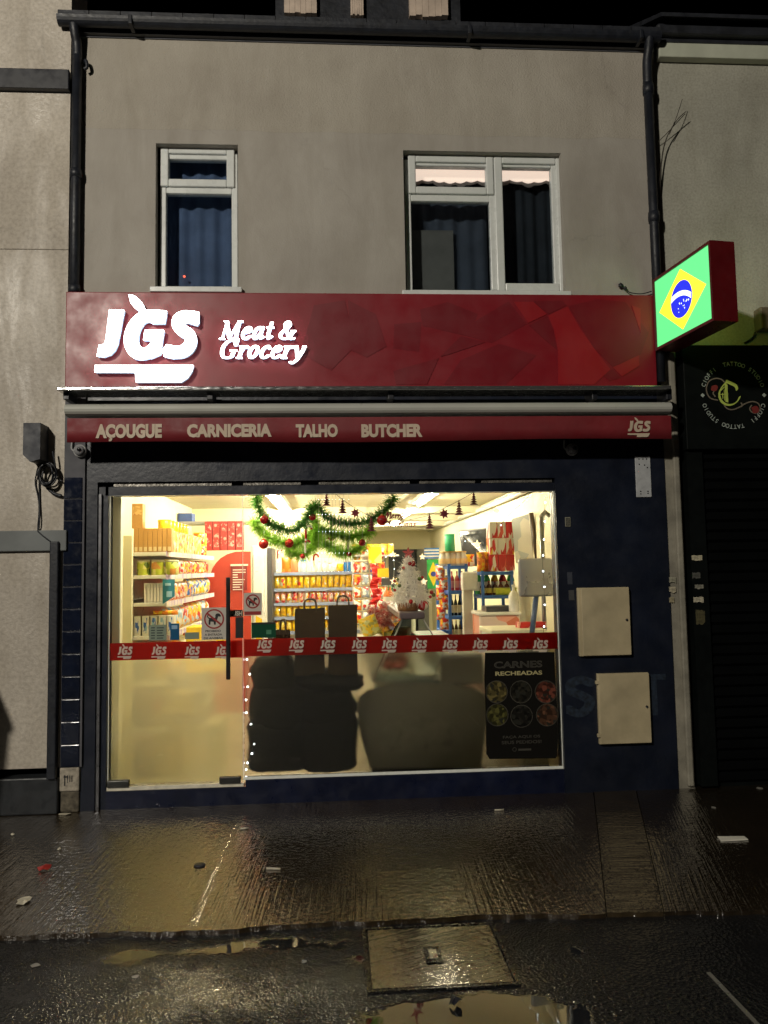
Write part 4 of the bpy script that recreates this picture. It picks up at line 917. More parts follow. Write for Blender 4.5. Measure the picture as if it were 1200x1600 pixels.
def scrap(px, py, z, size, name, label, cat, m, h=.012, pts=7, grp=None, sq=1.0):
    c = G(px, py, z); rs = random.Random(px*7+py); mb = MB()
    ring = [(c.x+size*math.cos(t)*rs.uniform(.55, 1), c.y+size*sq*math.sin(t)*rs.uniform(.55, 1)) for t in np.linspace(0, 2*PI, pts, endpoint=False)]
    bot = [Vector((x, y, z+.001+rs.uniform(0, h))) for x, y in ring]; top = [p+Vector((0, 0, .0015)) for p in bot]; cen = Vector((c.x, c.y, z+h*1.2))
    n = pts; mb.add(bot+top+[cen, cen-Vector((0, 0, .0015))], [[n+i, n+(i+1) % n, 2*n] for i in range(n)]+[[i, 2*n+1, (i+1) % n] for i in range(n)]+[[i, (i+1) % n, n+(i+1) % n, n+i] for i in range(n)])
    return tag(mb.build(name, m, None, (c.x, c.y, z)), label, cat, grp)
scrap(69, 1360, 0, .045, 'crushed_wrapper', 'crushed red wrapper lying on the concrete forecourt', 'wrapper', mat('red_wrapper', (.30, .02, .015), .35), .022, 8, None, .8)
scrap(38, 1410, 0, .05, 'fallen_leaf', 'pale curled leaf lying on the concrete near its front edge', 'leaf', LEAFM, .012, 9)
scrap(93, 1328, 0, .018, 'paper_scrap', 'tiny white paper scrap just behind the red wrapper', 'paper scrap', LEAFM)
scrap(20, 1305, 0, .02, 'paper_scrap', 'tiny white paper scrap at the foot of the black plinth', 'paper scrap', LEAFM)
scrap(101, 1273, 0, .07, 'paper_scrap', 'long flat paper strip below the broken pilaster base', 'paper scrap', mat('dull_paper', (.30, .27, .2), .7), .01, 9, None, .25)
c = G(312, 1353, 0); tag(MB().lathe([(.030, .0), (.031, .006), (.026, .010), (.01, .011)], c, 14).build('crown_cork', BLACKP, None, c), 'black bottle cap on the wet concrete below the glass door', 'bottle cap')
def butt(px, py, ln, ang, lab, z=0.0):
    c = G(px, py, z); d = Vector((math.cos(ang), math.sin(ang), 0))*ln/2; up = Vector((0, 0, .006))
    tag(MB().tube([c-d+up, c+d+up], .0055, 8).build('cigarette_butt', LEAFM, None, c), lab, 'cigarette butt')
butt(427, 1359, .075, -.2, 'crushed cigarette butt on the ribbed concrete right in front of the window'.replace(' right', ''))
butt(382, 1296, .05, .2, 'thin pale butt on the concrete close to the door')
butt(780, 1267, .06, .05, 'pale butt near the wall below the meat poster')
a = G(1145, 1311, .002); tag(MB().prism([a+Vector((-.085, -.03, 0)), a+Vector((.075, -.032, .002)), a+Vector((.085, .03, 0)), a+Vector((-.075, .034, .003))], (0, 0, .004)).build('paper_card', mat('white_card', (.75, .72, .62), .5), None, a), 'flat white card lying on the dark ground before the black shutter', 'card')
for i, (px, py, s, lab) in enumerate(((1115, 1262, .022, 'white scrap on the ground nearest the pier between the shops'), (1187, 1232, .03, 'curled white scrap at the foot of the black shutter'), (55, 1509, .022, 'pale chewing gum blot on asphalt nearest the dark house'), (712, 1572, .03, 'dark pebble sitting in the puddle below the manhole cover'), (1010, 1552, .022, 'white gum blot on asphalt beside the manhole cover'), (1005, 1505, .016, 'small gum blot on asphalt midway to the thin metal edge'), (1130, 1587, .02, 'gum blot on asphalt next to the thin metal edge'),
        (475, 1503, .016, 'gum blot on asphalt just outside the manhole cover'), (212, 1527, .018, 'dull gum blot on asphalt in front of the door reflection'), (1092, 1438, .016, 'gum blot on asphalt just in front of the dark concrete edge'))):
    scrap(px, py, -.022 if py > 1420 else 0, s, 'pebble' if 'pebble' in lab else 'gum_blot' if 'gum' in lab else 'paper_scrap', lab, 'pebble' if 'pebble' in lab else 'gum' if 'gum' in lab else 'paper scrap', BLACKP if 'pebble' in lab else mat('gum', (.24, .23, .20), .6), .03 if 'pebble' in lab else .001, 10)

# wheeled bin added just outside the frame to cast the shadow on the pale wall
bx, by = -2.72, -.62; wb_ = thing('shadow_bin', 'unseen added bin that casts the shadow on the pale house', 'bin', (bx, by, 0)); BINM = mat('bin_plastic', (.03, .035, .04), .5)
MB().prism([(bx-.22, by-.20, .10), (bx+.22, by-.20, .10), (bx+.28, by-.27, 1.10), (bx-.28, by-.27, 1.10)], (0, .46, 0)).build('body', BINM, wb_); MB().box((bx-.30, by-.30, 1.10), (bx+.30, by+.27, 1.16), .02).build('lid', BINM, wb_)
for s in (-.2, .2): MB().lathe([(.10, -.02), (.10, .02)], (bx+s, by+.22, .10), 18, Vector((1, 0, 0))).build('wheel', RUBBER, wb_)
MB().tube([(bx-.22, by+.27, 1.08), (bx-.22, by+.32, 1.08), (bx+.22, by+.32, 1.08), (bx+.22, by+.27, 1.08)], .014, 8).build('handle', BINM, wb_)
# ================================================================== INSIDE THE SHOP
IX0, IX1, IY1, IZ = -1.82, 1.95, 10.0, 2.42
WALLW = mat('cream_wall', (.74, .69, .47), .55, var=.05, vs=2)
CEILM = mat('cream_ceiling', (.76, .71, .52), .5, var=.04, vs=2)
WHITE = mat('white_laminate', (.72, .70, .62), .35, var=.04)
GREYM = mat('grey_metal', (.30, .30, .29), .35, .3, var=.1)
DGREY = mat('dark_grey_plastic', (.05, .05, .055), .45)
STEEL = mat('brushed_steel', (.42, .42, .42), .35, .7, var=.1, vs=3, stretch=(1, 1, 12))
MB().box((IX0-.05, .105, -.05), (IX1+.05, IY1, .012)).build('floor', mat('grey_floor_tile', (.36, .33, .27), .3, var=.15, vs=3), shop)
cl = MB().box((IX0-.05, .12, IZ), (IX1+.05, IY1, IZ+.05))
for y in (4.6, 6.1, 7.6, 9.0): cl.box((IX0, y, IZ-.09), (IX1, y+.14, IZ-.001), .005)
cl.build('ceiling', CEILM, shop)
MB().box((IX0-.05, .12, .012), (IX0, IY1, IZ)).build('interior_wall', WALLW, shop)
MB().box((IX1, .12, .012), (IX1+.05, IY1, IZ)).build('interior_wall', WALLW, shop)
MB().box((IX0, IY1-.02, .012), (IX1, IY1+.05, IZ)).build('interior_wall', WALLW, shop)
MB().box((IX0, 4.5, .012), (.42, 4.58, IZ-.002)).build('interior_wall', WALLW, shop)
MB().tube([(IX1-.04, .2, IZ-.07), (IX1-.04, IY1-.1, IZ-.07)], .028, 8).build('pipe', WHITE, shop)
MB().box((DL-.03, .105, .0), (DL+.045, .16, ZT)).box((IX0, .13, .0), (DL-.031, .17, IZ-.01)).build('inner_jamb', WALLW, shop)
MB().box((WR_+.02, .105, .0), (WR_+.08, .16, ZT)).box((WR_+.081, .13, .0), (IX1, .17, IZ-.01)).build('inner_jamb', WALLW, shop)
MB().box((IX0, .125, ZT+.02), (IX1, .165, IZ-.002)).build('inner_lintel', WALLW, shop)
# fluorescent lights
FILL_TUBE = emit('added_fill_tube', (1.0, .885, .57), 400)  # unseen tube added above the door glass to brighten goods and film
TUBE = emit('lit_tube', (1.0, .90, .63), 290)
for i, (x, y, lab) in enumerate(((-.62, 2.1, 'lit tube light on the shop ceiling above the green garlands'), (-.62, 3.6, 'lit tube light over the packed yellow shelves'), (1.02, 2.3, 'lit tube light behind the hanging red ornaments, nearest the window'), (1.02, 4.3, 'lit tube light midway down the shop ceiling'), (1.02, 6.6, 'lit tube light deep in the shop before the dark doorway'), (-.88, .58, 'added tube light hidden above the glass to brighten the boxed goods'))):
    t = thing('tube_light', lab, 'light fitting', (x, y, IZ), 'fluorescent lights on the shop ceiling'); ln = 1.4 if i < 5 else .7
    if i >= 5: MB().box((x-ln/2, y-.035, IZ-.045), (x+ln/2, y+.035, IZ-.001), .008).build('body', WHITE, t); MB().tube([(x-ln/2+.03, y, IZ-.062), (x+ln/2-.03, y, IZ-.062)], .015, 10).build('tube', FILL_TUBE, t)
    else: MB().box((x-.085, y, IZ-.045), (x+.085, y+ln, IZ-.001), .008).build('body', WHITE, t); MB().tube([(x, y+.03, IZ-.062), (x, y+ln-.03, IZ-.062)], .015, 10).build('tube', TUBE, t)

# ---------------------------------------------------------------- goods: builders
def series(proto, locs, labels):
    out = [proto]; base = ORG[proto.name].copy()
    for i, (p, lab) in enumerate(zip(locs, labels)):
        o = proto if i == 0 else copy_tree(proto)
        o.location = Vector(p); ORG[o.name] = Vector(p); o['label'] = lab
        if i: out.append(o)
    return out
def ords(n, fmt): return [fmt.format(ORD[i]) for i in range(n)]
def carton(name, size, m, lab, cat, grp, panel=None, pm=None, face='front'):
    wd, d, h = size; t = MB().box((-wd/2, -d/2, 0), (wd/2, d/2, h), .002, 1).build(name, m, None, (0, 0, 0)); tag(t, lab, cat, grp)
    if panel:
        x0, z0, x1, z1 = panel
        if face == 'front': MB().box((-wd/2+wd*x0, -d/2-.0015, h*z0), (-wd/2+wd*x1, -d/2-.0002, h*z1)).build('label_panel', pm, t)
        else: MB().box((wd/2+.0002, -d/2+d*x0, h*z0), (wd/2+.0015, -d/2+d*x1, h*z1)).build('label_panel', pm, t)
    return t
def packet(name, wd, d, h, m, lab, cat, grp, ax=0):      # pillow pack with crimped ends; ax=1 faces +X
    nx, nz = 8, 10; vs, fs = [], []
    for s in (-1, 1):
        for j in range(nz+1):
            for i in range(nx+1):
                u, v = i/nx*2-1, j/nz
                k = max(0, 1-abs(u)**3)*max(0, 1-abs(2*v-1)**4); y = s*(d/2*k+.002)*(1+.12*math.sin(9*u+5*v))
                x = u*wd/2*(1-.05*math.sin(v*PI)); vs.append((x, y, v*h) if ax == 0 else (-y, x, v*h))
    n = (nx+1)*(nz+1)
    for s in range(2):
        for j in range(nz):
            for i in range(nx):
                a = s*n+j*(nx+1)+i; fs.append([a, a+1, a+nx+2, a+nx+1])
    per = [i for i in range(nx+1)]+[j*(nx+1)+nx for j in range(1, nz+1)]+[nz*(nx+1)+i for i in range(nx-1, -1, -1)]+[j*(nx+1) for j in range(nz-1, 0, -1)]
    for a, b in zip(per, per[1:]+per[:1]): fs.append([a, b, n+b, n+a])
    return tag(MB().add(vs, fs, True).build(name, m, None, (0, 0, 0)), lab, cat, grp)
def tin(name, r, h, m, lidm, lab, cat, grp, lid=True):
    t = MB().lathe([(r*.96, 0), (r, .004), (r, h-.004), (r*.96, h)], (0, 0, 0), 18).build(name, m, None, (0, 0, 0)); tag(t, lab, cat, grp)
    if lid: MB().lathe([(r*1.02, h-.002), (r*1.03, h+.008), (r*.95, h+.011)], (0, 0, 0), 18).build('lid', lidm, t)
    return t
def bottle(name, r, h, m, capm, lab, cat, grp, labm=None, neck=.3):
    t = MB().lathe([(r*.9, 0), (r, .006), (r, h*.58), (r*.75, h*.70), (r*neck, h*.80), (r*neck, h*.94)], (0, 0, 0), 14).build(name, m, None, (0, 0, 0)); tag(t, lab, cat, grp)
    MB().lathe([(r*neck*1.15, h*.935), (r*neck*1.15, h), (r*neck, h+.003)], (0, 0, 0), 10).build('cap', capm, t)
    if labm: MB().lathe([(r*1.01, h*.15), (r*1.015, h*.16), (r*1.015, h*.50), (r*1.01, h*.51)], (0, 0, 0), 14).build('label_band', labm, t)
    return t
def shelf_unit(name, lab, x0, x1, y0, y1, zs, top, m=WHITE, strip=None, face='front', ends=True):
    t = thing(name, lab, 'shelving', ((x0+x1)/2, (y0+y1)/2, .012))
    if face == 'front': MB().box((x0, y1-.03, .012), (x1, y1, top), .004).build('back_panel', m, t)
    else: MB().box((x0, y0, .012), (x0+.03, y1, top), .004).build('back_panel', m, t)
    for z in zs:
        s = MB().box((x0+.002 if face == 'front' else x0+.031, y0, z-.03), (x1, y1-.031 if face == 'front' else y1, z), .003).build('shelf', m, t)
        if strip:
            if face == 'front': MB().box((x0, y0-.006, z-.034), (x1, y0-.001, z+.006)).build('price_strip', strip, s)
            else: MB().box((x1+.001, y0, z-.036), (x1+.006, y1, z+.006)).build('price_strip', strip, s)
    return t
TAN = mat('tan_card', (.46, .24, .065), .55, var=.08); TANL = mat('tan_label', (.62, .48, .26), .5)
YEL = (.78, .50, .02); ORG_ = (.75, .22, .02); REDC = (.50, .02, .02); WHT = (.75, .73, .66); BLU = (.03, .12, .45); GRN = (.10, .32, .05)
# ---------------------------------------------------------------- shelving beside the door
SY0, SY1 = .72, 3.15; SX1 = -1.335
zS = [W(272, y, SY0).z for y in (862, 898, 941, 993)]; zS += [zS[3]-.36, zS[3]-.72]
STRIP = printed('price_strip', [((.70, .66, .72), 3), ((.50, .40, .62), 2), ((.8, .75, .6), 1)], 14, .4, (1, 1, .05))
shelf_unit('wall_shelving', 'white shelving packed with boxes and pouches along the wall beside the door', IX0+.005, SX1, SY0, SY1, zS, zS[0]+.10, WHITE, STRIP, 'side')
MB().box((IX0+.15, SY0-.05, .012), (X(207, SY0-.03), SY0-.006, zS[0]+.13), .004).build('upright_panel', WALLW, shop)
ex0, ex1 = X(208, SY0), X(272, SY0); yb = SY0+.05
n = 8; wd = (ex1-.02-ex0)/n; h = (W(270, 825, SY0).z-zS[0])
series(carton('tan_carton', (wd-.002, .09, h), TAN, 'x', 'carton', 'tan cartons on the top shelf', (.15, .04, .85, .22), TANL), [(ex0+wd*(i+.5), yb, zS[0]) for i in range(n)], ords(n, 'narrow tan carton on the top white shelf, {} from the wall in its row'))
c = W(214, 823, SY0); t = carton('tan_box', (.085, .085, W(214, 787, SY0).z-zS[0]-h-.001), TAN, 'tall orange-brown box standing alone on top of the tan cartons', 'box', None, (.1, .55, .9, .9), printed('tan_print', [((.62, .40, .15), 2), ((.50, .28, .08), 2), ((.4, .15, .05), 1)], 60)); t.location = (c.x, yb, zS[0]+h+.001); ORG[t.name] = t.location.copy()
YBOX = printed('yellow_box_print', [(YEL, 5), ((.80, .68, .35), 3), (ORG_, 1.5), (WHT, 2), (GRN, .5), ((.45, .06, .02), .8)], 34)
n = 12; series(carton('yellow_box', (.10, .105, .185), YBOX, 'x', 'box', 'yellow boxes on the top shelf'), [(SX1-.06, .86+i*.125+.12, zS[0]) for i in range(n)], ords(n, 'yellow printed box facing the aisle on the top wall shelf, {} from the window'))
n = 6; series(tin('yellow_tin', .055, .075, mat('yellow_tin_print', (.70, .48, .02), .3, var=.1), mat('yellow_lid', (.82, .62, .02), .3), 'x', 'tin', 'yellow lidded tins'), [(SX1-.07, 1.0+i*.15, zS[0]+.187) for i in range(n)], ords(n, 'yellow lidded tin stacked on the yellow boxes, {} from the window'))
n = 4; series(tin('orange_tin', .055, .11, printed('orange_tin_print', [(ORG_, 3), (YEL, 3), (REDC, 2), (WHT, 1)], 40), mat('yellow_lid', (.82, .62, .02), .3), 'x', 'tin', 'orange tins at the far end of the top shelf'), [(SX1-.07, 2.62+(i//2)*.14, zS[0]+(i % 2)*.123) for i in range(n)], ['orange and yellow tin at the end of the wall shelf, lower one nearer the window', 'orange and yellow tin at the end of the wall shelf, upper one nearer the window', 'orange and yellow tin at the shelf end, lower one by the red boxes', 'orange and yellow tin at the shelf end, upper one by the red boxes'])
GT = printed('green_tin_print', [((.48, .52, .05), 5), ((.70, .66, .25), 2), ((.60, .25, .06), 1), ((.12, .2, .03), .6)], 22)
n = 3; series(tin('milk_tin', .052, .105, GT, mat('cream_lid', (.70, .66, .45), .35), 'x', 'tin', 'yellow-green tins on the second shelf'), [(ex0+.065+i*.112, SY0+.07, zS[1]) for i in range(n)], ords(n, 'wide yellow-green tin on the second shelf down, {} from the wall'))
n = 4; series(bottle('dark_jar', .034, .125, mat('dark_jar_glass', (.10, .03, .015), .2), mat('gold_cap', (.55, .35, .1), .3), 'x', 'jar', 'dark jars on the second shelf', mat('jar_label', (.62, .5, .35), .5), .7), [(SX1-.045, .98+i*.09, zS[1]) for i in range(n)], ords(n, 'dark jar on the second wall shelf, {} from the window'))
PO1 = printed('red_pouch_print', [(REDC, 3), (WHT, 2), (YEL, 2), (ORG_, 1.5), ((.7, .3, .3), 1)], 42)
n = 9; series(packet('snack_pouch', .15, .06, .13, PO1, 'x', 'pouch', 'red and yellow pouches on the second shelf', 1), [(SX1-.05, 1.40+i*.185, zS[1]) for i in range(n)], ords(n, 'red and yellow pouch on the second wall shelf, {} from the dark jars'))
GC = mat('grey_card', (.52, .50, .46), .5, var=.06)
n = 6; wd = (X(254, SY0)-X(224, SY0))/n; series(carton('grey_carton', (wd-.002, .09, .155), GC, 'x', 'carton', 'grey cartons on the third shelf', (.12, .05, .88, .74), mat('pale_card', (.66, .62, .55), .5)), [(X(224, SY0)+wd*(i+.5), SY0+.06, zS[2]) for i in range(n)], ords(n, 'narrow grey carton on the third shelf down, {} from the wall'))
a, b = W(254, 944, SY0-.03), W(273, 905, SY0-.03)
t = thing('hanging_tag', 'teal card tag hanging from the front of the white shelving', 'tag', (a.x, SY0-.03, a.z)); MB().prism([(a.x, SY0-.03, a.z), (b.x, SY0-.03, a.z+.06), (b.x, SY0-.03, b.z), (a.x, SY0-.03, b.z)], (0, .003, 0)).build('card', mat('teal_card', (.02, .17, .23), .4), t); MB().box((a.x+.03, SY0-.033, a.z+.055), (b.x-.02, SY0-.0301, a.z+.10)).box((a.x+.02, SY0-.033, b.z-.05), (b.x-.03, SY0-.0301, b.z-.03)).build('print', mat('pale_print', (.3, .5, .55), .5), t)
PO2 = printed('orange_pouch_print', [(ORG_, 3), (WHT, 3), ((.75, .4, .3), 2), (YEL, 1), (REDC, 1)], 40)
PO3 = printed('blue_pouch_print', [(YEL, 3), (WHT, 2), (BLU, 2), ((.2, .2, .35), 1.5), (ORG_, 1)], 34)
n = 6; series(packet('orange_pouch', .14, .06, .155, PO2, 'x', 'pouch', 'orange pouches on the third shelf', 1), [(SX1-.05, .95+i*.15, zS[2]) for i in range(n)], ords(n, 'orange and white pouch on the third wall shelf, {} from the window'))
n = 6; series(packet('blue_pouch', .20, .09, .175, PO3, 'x', 'pouch', 'yellow and blue bags on the third shelf', 1), [(SX1-.06, 1.92+i*.205, zS[2]) for i in range(n)], ords(n, 'yellow and blue bag on the third wall shelf, {} from the orange pouches'))
WB = mat('white_card', (.75, .72, .62), .5); BP = printed('blue_print', [(BLU, 2), (WHT, 3), ((.3, .5, .6), 2)], 70, .5, (1, 1, .4))
n = 5; wd = (X(273, SY0)-X(208, SY0))/n; series(carton('white_carton', (wd*.80, .09, W(210, 963, SY0).z-zS[3]), WB, 'x', 'carton', 'white cartons on the fourth shelf', (.22, .15, .78, .9), BP), [(X(208, SY0)+wd*(i+.45), SY0+.06, zS[3]) for i in range(n)], ords(n, 'white carton with blue print on the fourth shelf down, {} from the wall'))
t = packet('orange_bag', .20, .05, .035, printed('orange_bag_print', [(ORG_, 4), (YEL, 3)], 30), 'flat orange bag lying across the white cartons', 'bag', None); t.location = (X(256, SY0), SY0+.06, W(210, 963, SY0).z+.003); ORG[t.name] = t.location.copy()
PO4 = printed('bread_bag_print', [(YEL, 4), (WHT, 2.5), ((.35, .55, .75), 2), (ORG_, 2), (REDC, .7)], 26)
n = 9; series(packet('flour_bag', .22, .10, .20, PO4, 'x', 'bag', 'yellow and white bags on the fourth shelf', 1), [(SX1-.06, .95+i*.235, zS[3]) for i in range(n)], ords(n, 'yellow and white bag on the fourth wall shelf, {} from the window'))
LOW = printed('low_goods_print', [(YEL, 4), (ORG_, 2), ((.7, .6, .3), 2), (WHT, 1)], 9)
n = 8; series(packet('rice_bag', .26, .13, .27, LOW, 'x', 'bag', 'rice bags on the fifth shelf', 1), [(SX1-.08, .92+i*.275, zS[4]) for i in range(n)], ords(n, 'yellow rice bag behind the frosted door on the upper low shelf, {} from the glass'))
LOW2 = printed('low_goods_print_red', [(REDC, 3), ((.25, .2, .16), 3), ((.6, .5, .35), 2), (ORG_, 1)], 8)
n = 8; series(packet('bean_bag', .26, .13, .26, LOW2, 'x', 'bag', 'bean bags on the sixth shelf', 1), [(SX1-.08, .92+i*.275, zS[5]) for i in range(n)], ords(n, 'red-brown bag behind the frosted door on the bottom shelf, {} from the glass'))
for q, (x, y, z, s, c, lab) in enumerate(((X(325, 1.0), 1.0, .80, (.30, .3, .36), (.85, .52, .012), 'yellow box behind the frosted door, topmost of its stack'), (X(290, 1.0)-.05, 1.0, .40, (.5, .36, .398), (.36, .30, .25), 'grey-brown box behind the frosted door, in the middle of its stack'), (X(300, 1.0), 1.0, .013, (.52, .4, .385), (.55, .48, .30), 'pale box behind the frosted door, lowest of its stack'))):
    t = carton('stock_box', s, mat(f'stock_card_{q}', c, .6, var=.12, vs=4), lab, 'box', 'boxes stacked behind the door', (.2, .2, .8, .7), TANL); t.location = (x, y, z); ORG[t.name] = t.location.copy()
# small notices on the glass door
def notice(name, r, lab, m, y=-.006, cat='notice', th=.004, bev=0):
    a, b = W(r[0], r[3], y), W(r[2], r[1], y); t = MB().box((a.x, y, a.z), (b.x, y+th, b.z), bev).build(name, m, None, (a.x, y, a.z)); return tag(t, lab, cat)
GLS = sheet('grey_green_notice', (.30, .36, .28), .30)
GY_ = .016
o = notice('opening_hours', (233, 976, 260, 1001), 'grey-green opening hours notice on the glass door with a stepped top', GLS); a, b = W(247, 977, -.006), W(260, 971, -.006); 
tx = MB()
for k in range(5):
    for xa, xb in ((236, 242), (245, 256-k % 3)): a, b = W(xa, 982+k*4, -.0072), W(xb, 980+k*4, -.0072); tx.box((a.x, -.0072, a.z), (b.x, -.0061, b.z))
tx.build('line_pattern', mat('notice_print', (.05, .07, .06), .5), o)
o = notice('card_notice', (266, 974, 280, 1000), 'small blue card payment notice on the glass door', sheet('blue_notice', (.03, .13, .26), .3)); notice_sub = MB().box((W(268, 997, -.0072).x, -.0072, W(268, 983, -.0072).z), (W(277, 997, -.0072).x, -.0062, W(268, 977, -.0072).z)).build('screen_print', mat('pale_blue', (.25, .4, .55), .4), o)
notice('small_sticker', (289, 988, 311, 999), 'small grey-green sticker on the glass door just above the red band', GLS)
SIGNW = sheet('sign_white', (.62, .58, .52), .22); SRED = mat('sign_red', (.30, .022, .018), .5); SBLK = mat('sign_black', (.012, .012, .012), .5)
def ring(mb, cx, cy, r, wd, y, slash=True, bar=3.0):
    c = W(cx, cy, y); u = (W(cx+1, cy, y)-c).length
    n = 40; vs = [c+Vector((rr*u*math.cos(2*PI*i/n), 0, rr*u*math.sin(2*PI*i/n))) for rr in (r-wd, r) for i in range(n)]
    mb.add(vs, [[i, (i+1) % n, n+(i+1) % n, n+i] for i in range(n)])
    if slash:
        d = Vector((math.cos(math.radians(-40)), 0, math.sin(math.radians(-40)))); p = Vector((-d.z, 0, d.x))*bar/2*u; c2 = c+Vector((0, -.0006, 0)); mb.add([c2-d*(r-wd)*u-p, c2+d*(r-wd)*u-p, c2+d*(r-wd)*u+p, c2-d*(r-wd)*u+p], [[0, 1, 2, 3]])
def dog(mb, cx, cy, s, y):
    R = Ras(-12, -12, 12, 12, 8)
    R.poly([(-7, -2), (3, -2), (4, 3), (2, 4), (-6, 3)]); R.poly([(-7, 1), (-4, 1), (-4.5, 8), (-7, 8)]); R.poly([(0, 2), (3.6, 2), (3.4, 8), (.8, 8)]); R.poly([(2, -1), (4, -7), (7.5, -6), (5, 2)])
    R.ell(6.5, -6.2, 3.4, 2.3); R.poly([(7, -7.5), (11, -5.5), (10.5, -3.6), (6, -4)]); R.ell(4.2, -4.8, 1.5, 3); R.nib([(-6.5, -1.5), (-8.5, -4), (-8, -6)], .8, .8, 0)
    c = W(cx, cy, y); u = (W(cx+1, cy, y)-c).length; vf = fill([[(x*s*u, yy*s*u) for x, yy in L] for L in R.loops(2, .3)], .0004); mb.add(*onto(vf, c, *FRONT))
def no_dog(r, lab, lines, foot=None):
    o = notice('prohibition_sign', r, lab, SIGNW); o['group'] = 'no animals signs on the glass'
    cx = (r[0]+r[2])/2; rr = (r[2]-r[0])/2*.80; cy = r[1]+rr+2.5
    m = MB(); dog(m, cx-1, cy+.5, rr/14.5, -.0068); m.build('dog_symbol', SBLK, o)
    m = MB(); ring(m, cx, cy, rr, 2.3, -.0078); m.build('prohibition_ring', SRED, o)
    m = MB(); k = 0
    for ln, x0, x1, y0, y1 in lines:
        if ln: text_px(m, ln, x0, y0, x1, y1, -.0068, .02)
        else: a, b = W(x0, y1, -.0068), W(x1, y0, -.0068); m.box((a.x, -.0070, a.z), (b.x, -.0061, b.z))
    m.build('lettering' if not foot else 'red_footer', SBLK if not foot else SRED, o)
    return o
no_dog((315, 949, 354, 1000), 'white no dogs sign with three lines of lettering on the glass door', [('PROIBIDO', 321, 345, 984, 988), ('A ENTRADA', 320, 347, 989.5, 993.5), ('DE ANIMAIS', 318.5, 348.5, 995, 999)])
no_dog((381, 926, 409, 962), 'smaller no dogs sign with red footer beside the door edge', [('', 382, 408, 955, 961)], True)
o = notice('push_plate', (357, 953, 379, 964), 'black push plate on the glass door beside the pull bar', SBLK); m = MB(); text_px(m, 'PUSH', 360, 954.5, 378, 962.5, -.0075, .03); m.build('lettering', mat('pale_letter', (.55, .5, .4), .5), o)
notice('dark_notice', (368, 964, 380, 997), 'tall dark notice on the glass door under the push plate', SBLK, -.005)
# ---------------------------------------------------------------- red partition, boxes, fridge
PY = 3.42
a, b = W(328, 1150, PY), W(392, 861, PY); rp = thing('red_partition', 'red board with pale curved top and printed menu behind the door', 'partition', (a.x, PY, .012))
MB().box((a.x-.3, PY, .012), (b.x, PY+.05, b.z)).build('board', WALLW, rp)
pts = [(a.x-.3, .02)] + [(b.x, .02), (b.x, b.z-.005), (X(368, PY), b.z-.005)] + [(X(q, PY), W(q, yy, PY).z) for q, yy in ((355, 866), (345, 872), (338, 879), (332, 888), (328, 900))] + [(a.x-.3, W(328, 905, PY).z)]
MB().prism([(x, PY-.004, z) for x, z in pts], (0, .0035, 0)).build('red_panel', mat('red_panel', (.44, .045, .025), .4, var=.06), rp)
a, b = W(361, 922, PY-.02), W(386, 884, PY-.02); mn = thing('menu_board', 'dark red printed menu hanging on the red partition', 'menu', (a.x, PY-.02, a.z)); MB().box((a.x, PY-.02, a.z), (b.x, PY-.005, b.z)).build('board', mat('maroon', (.20, .02, .02), .4), mn)
m = MB(); rs = random.Random(2)
for k in range(9): m.box((a.x+.02, PY-.0215, b.z-.05-k*.028), (a.x+.02+rs.uniform(.05, .15), PY-.0201, b.z-.04-k*.028))
m.box((a.x-.005, PY-.0215, b.z), (b.x+.01, PY-.0, b.z+.02)); m.build('price_line_pattern', WB, mn)
RB = mat('red_box_card', (.36, .030, .030), .45, var=.1); RBL = printed('red_box_print', [((.36, .03, .03), 5), ((.65, .35, .30), 1.5), ((.5, .12, .1), 1)], 45)
n = 5; xs = [X(326.5+i*12, PY+.05) for i in range(n)]; zb_ = W(350, 860, PY+.05).z
series(carton('red_box', (.082, .12, W(350, 815, PY+.05).z-zb_), RB, 'x', 'box', 'tall red boxes on the partition', (.12, .12, .88, .92), RBL), [(x, PY+.075, zb_) for x in xs], ords(n, 'tall red cake box standing on the partition, {} from the yellow boxes'))
MB().box((xs[0]-.06, PY+.0, zb_-.02), (xs[-1]+.06, PY+.16, zb_-.001)).build('ledge', WALLW, rp)
FYY = 3.75; a, b = W(394, 1100, FYY), W(425, 852, FYY); fr = thing('upright_fridge', 'white upright fridge with dark side beyond the red partition', 'fridge', ((a.x+b.x)/2, FYY, .012))
MB().box((a.x, FYY, .012), (b.x-.06, FYY+.6, b.z), .01).build('body', WHITE, fr); MB().box((b.x-.058, FYY+.0, .012), (b.x, FYY+.6, b.z-.03), .004).build('side_panel', DGREY, fr)
MB().box((a.x+.02, FYY-.03, .1), (b.x-.09, FYY-.001, b.z-.1), .008).build('door', mat('fridge_white', (.75, .74, .70), .25), fr); MB().box((a.x+.05, FYY-.034, .4), (b.x-.12, FYY-.0301, b.z-.3)).build('door_print', printed('fridge_print', [(WHT, 4), (YEL, 1), ((.3, .5, .5), 1), ((.5, .5, .5), 1)], 9), fr)
t = carton('blue_crate', (.16, .2, .10), mat('blue_card', (.04, .08, .25), .5), 'small dark blue box up on the ledge behind the red boxes', 'box', None); t.location = (X(290, 3.6), 3.66, W(290, 816, 3.66).z); ORG[t.name] = t.location.copy()
MB().box((IX0+.01, 3.5, W(290, 816, 3.66).z-.03), (X(390, 3.66), 3.85, W(290, 816, 3.66).z-.001)).build('high_shelf', GREYM, shop)
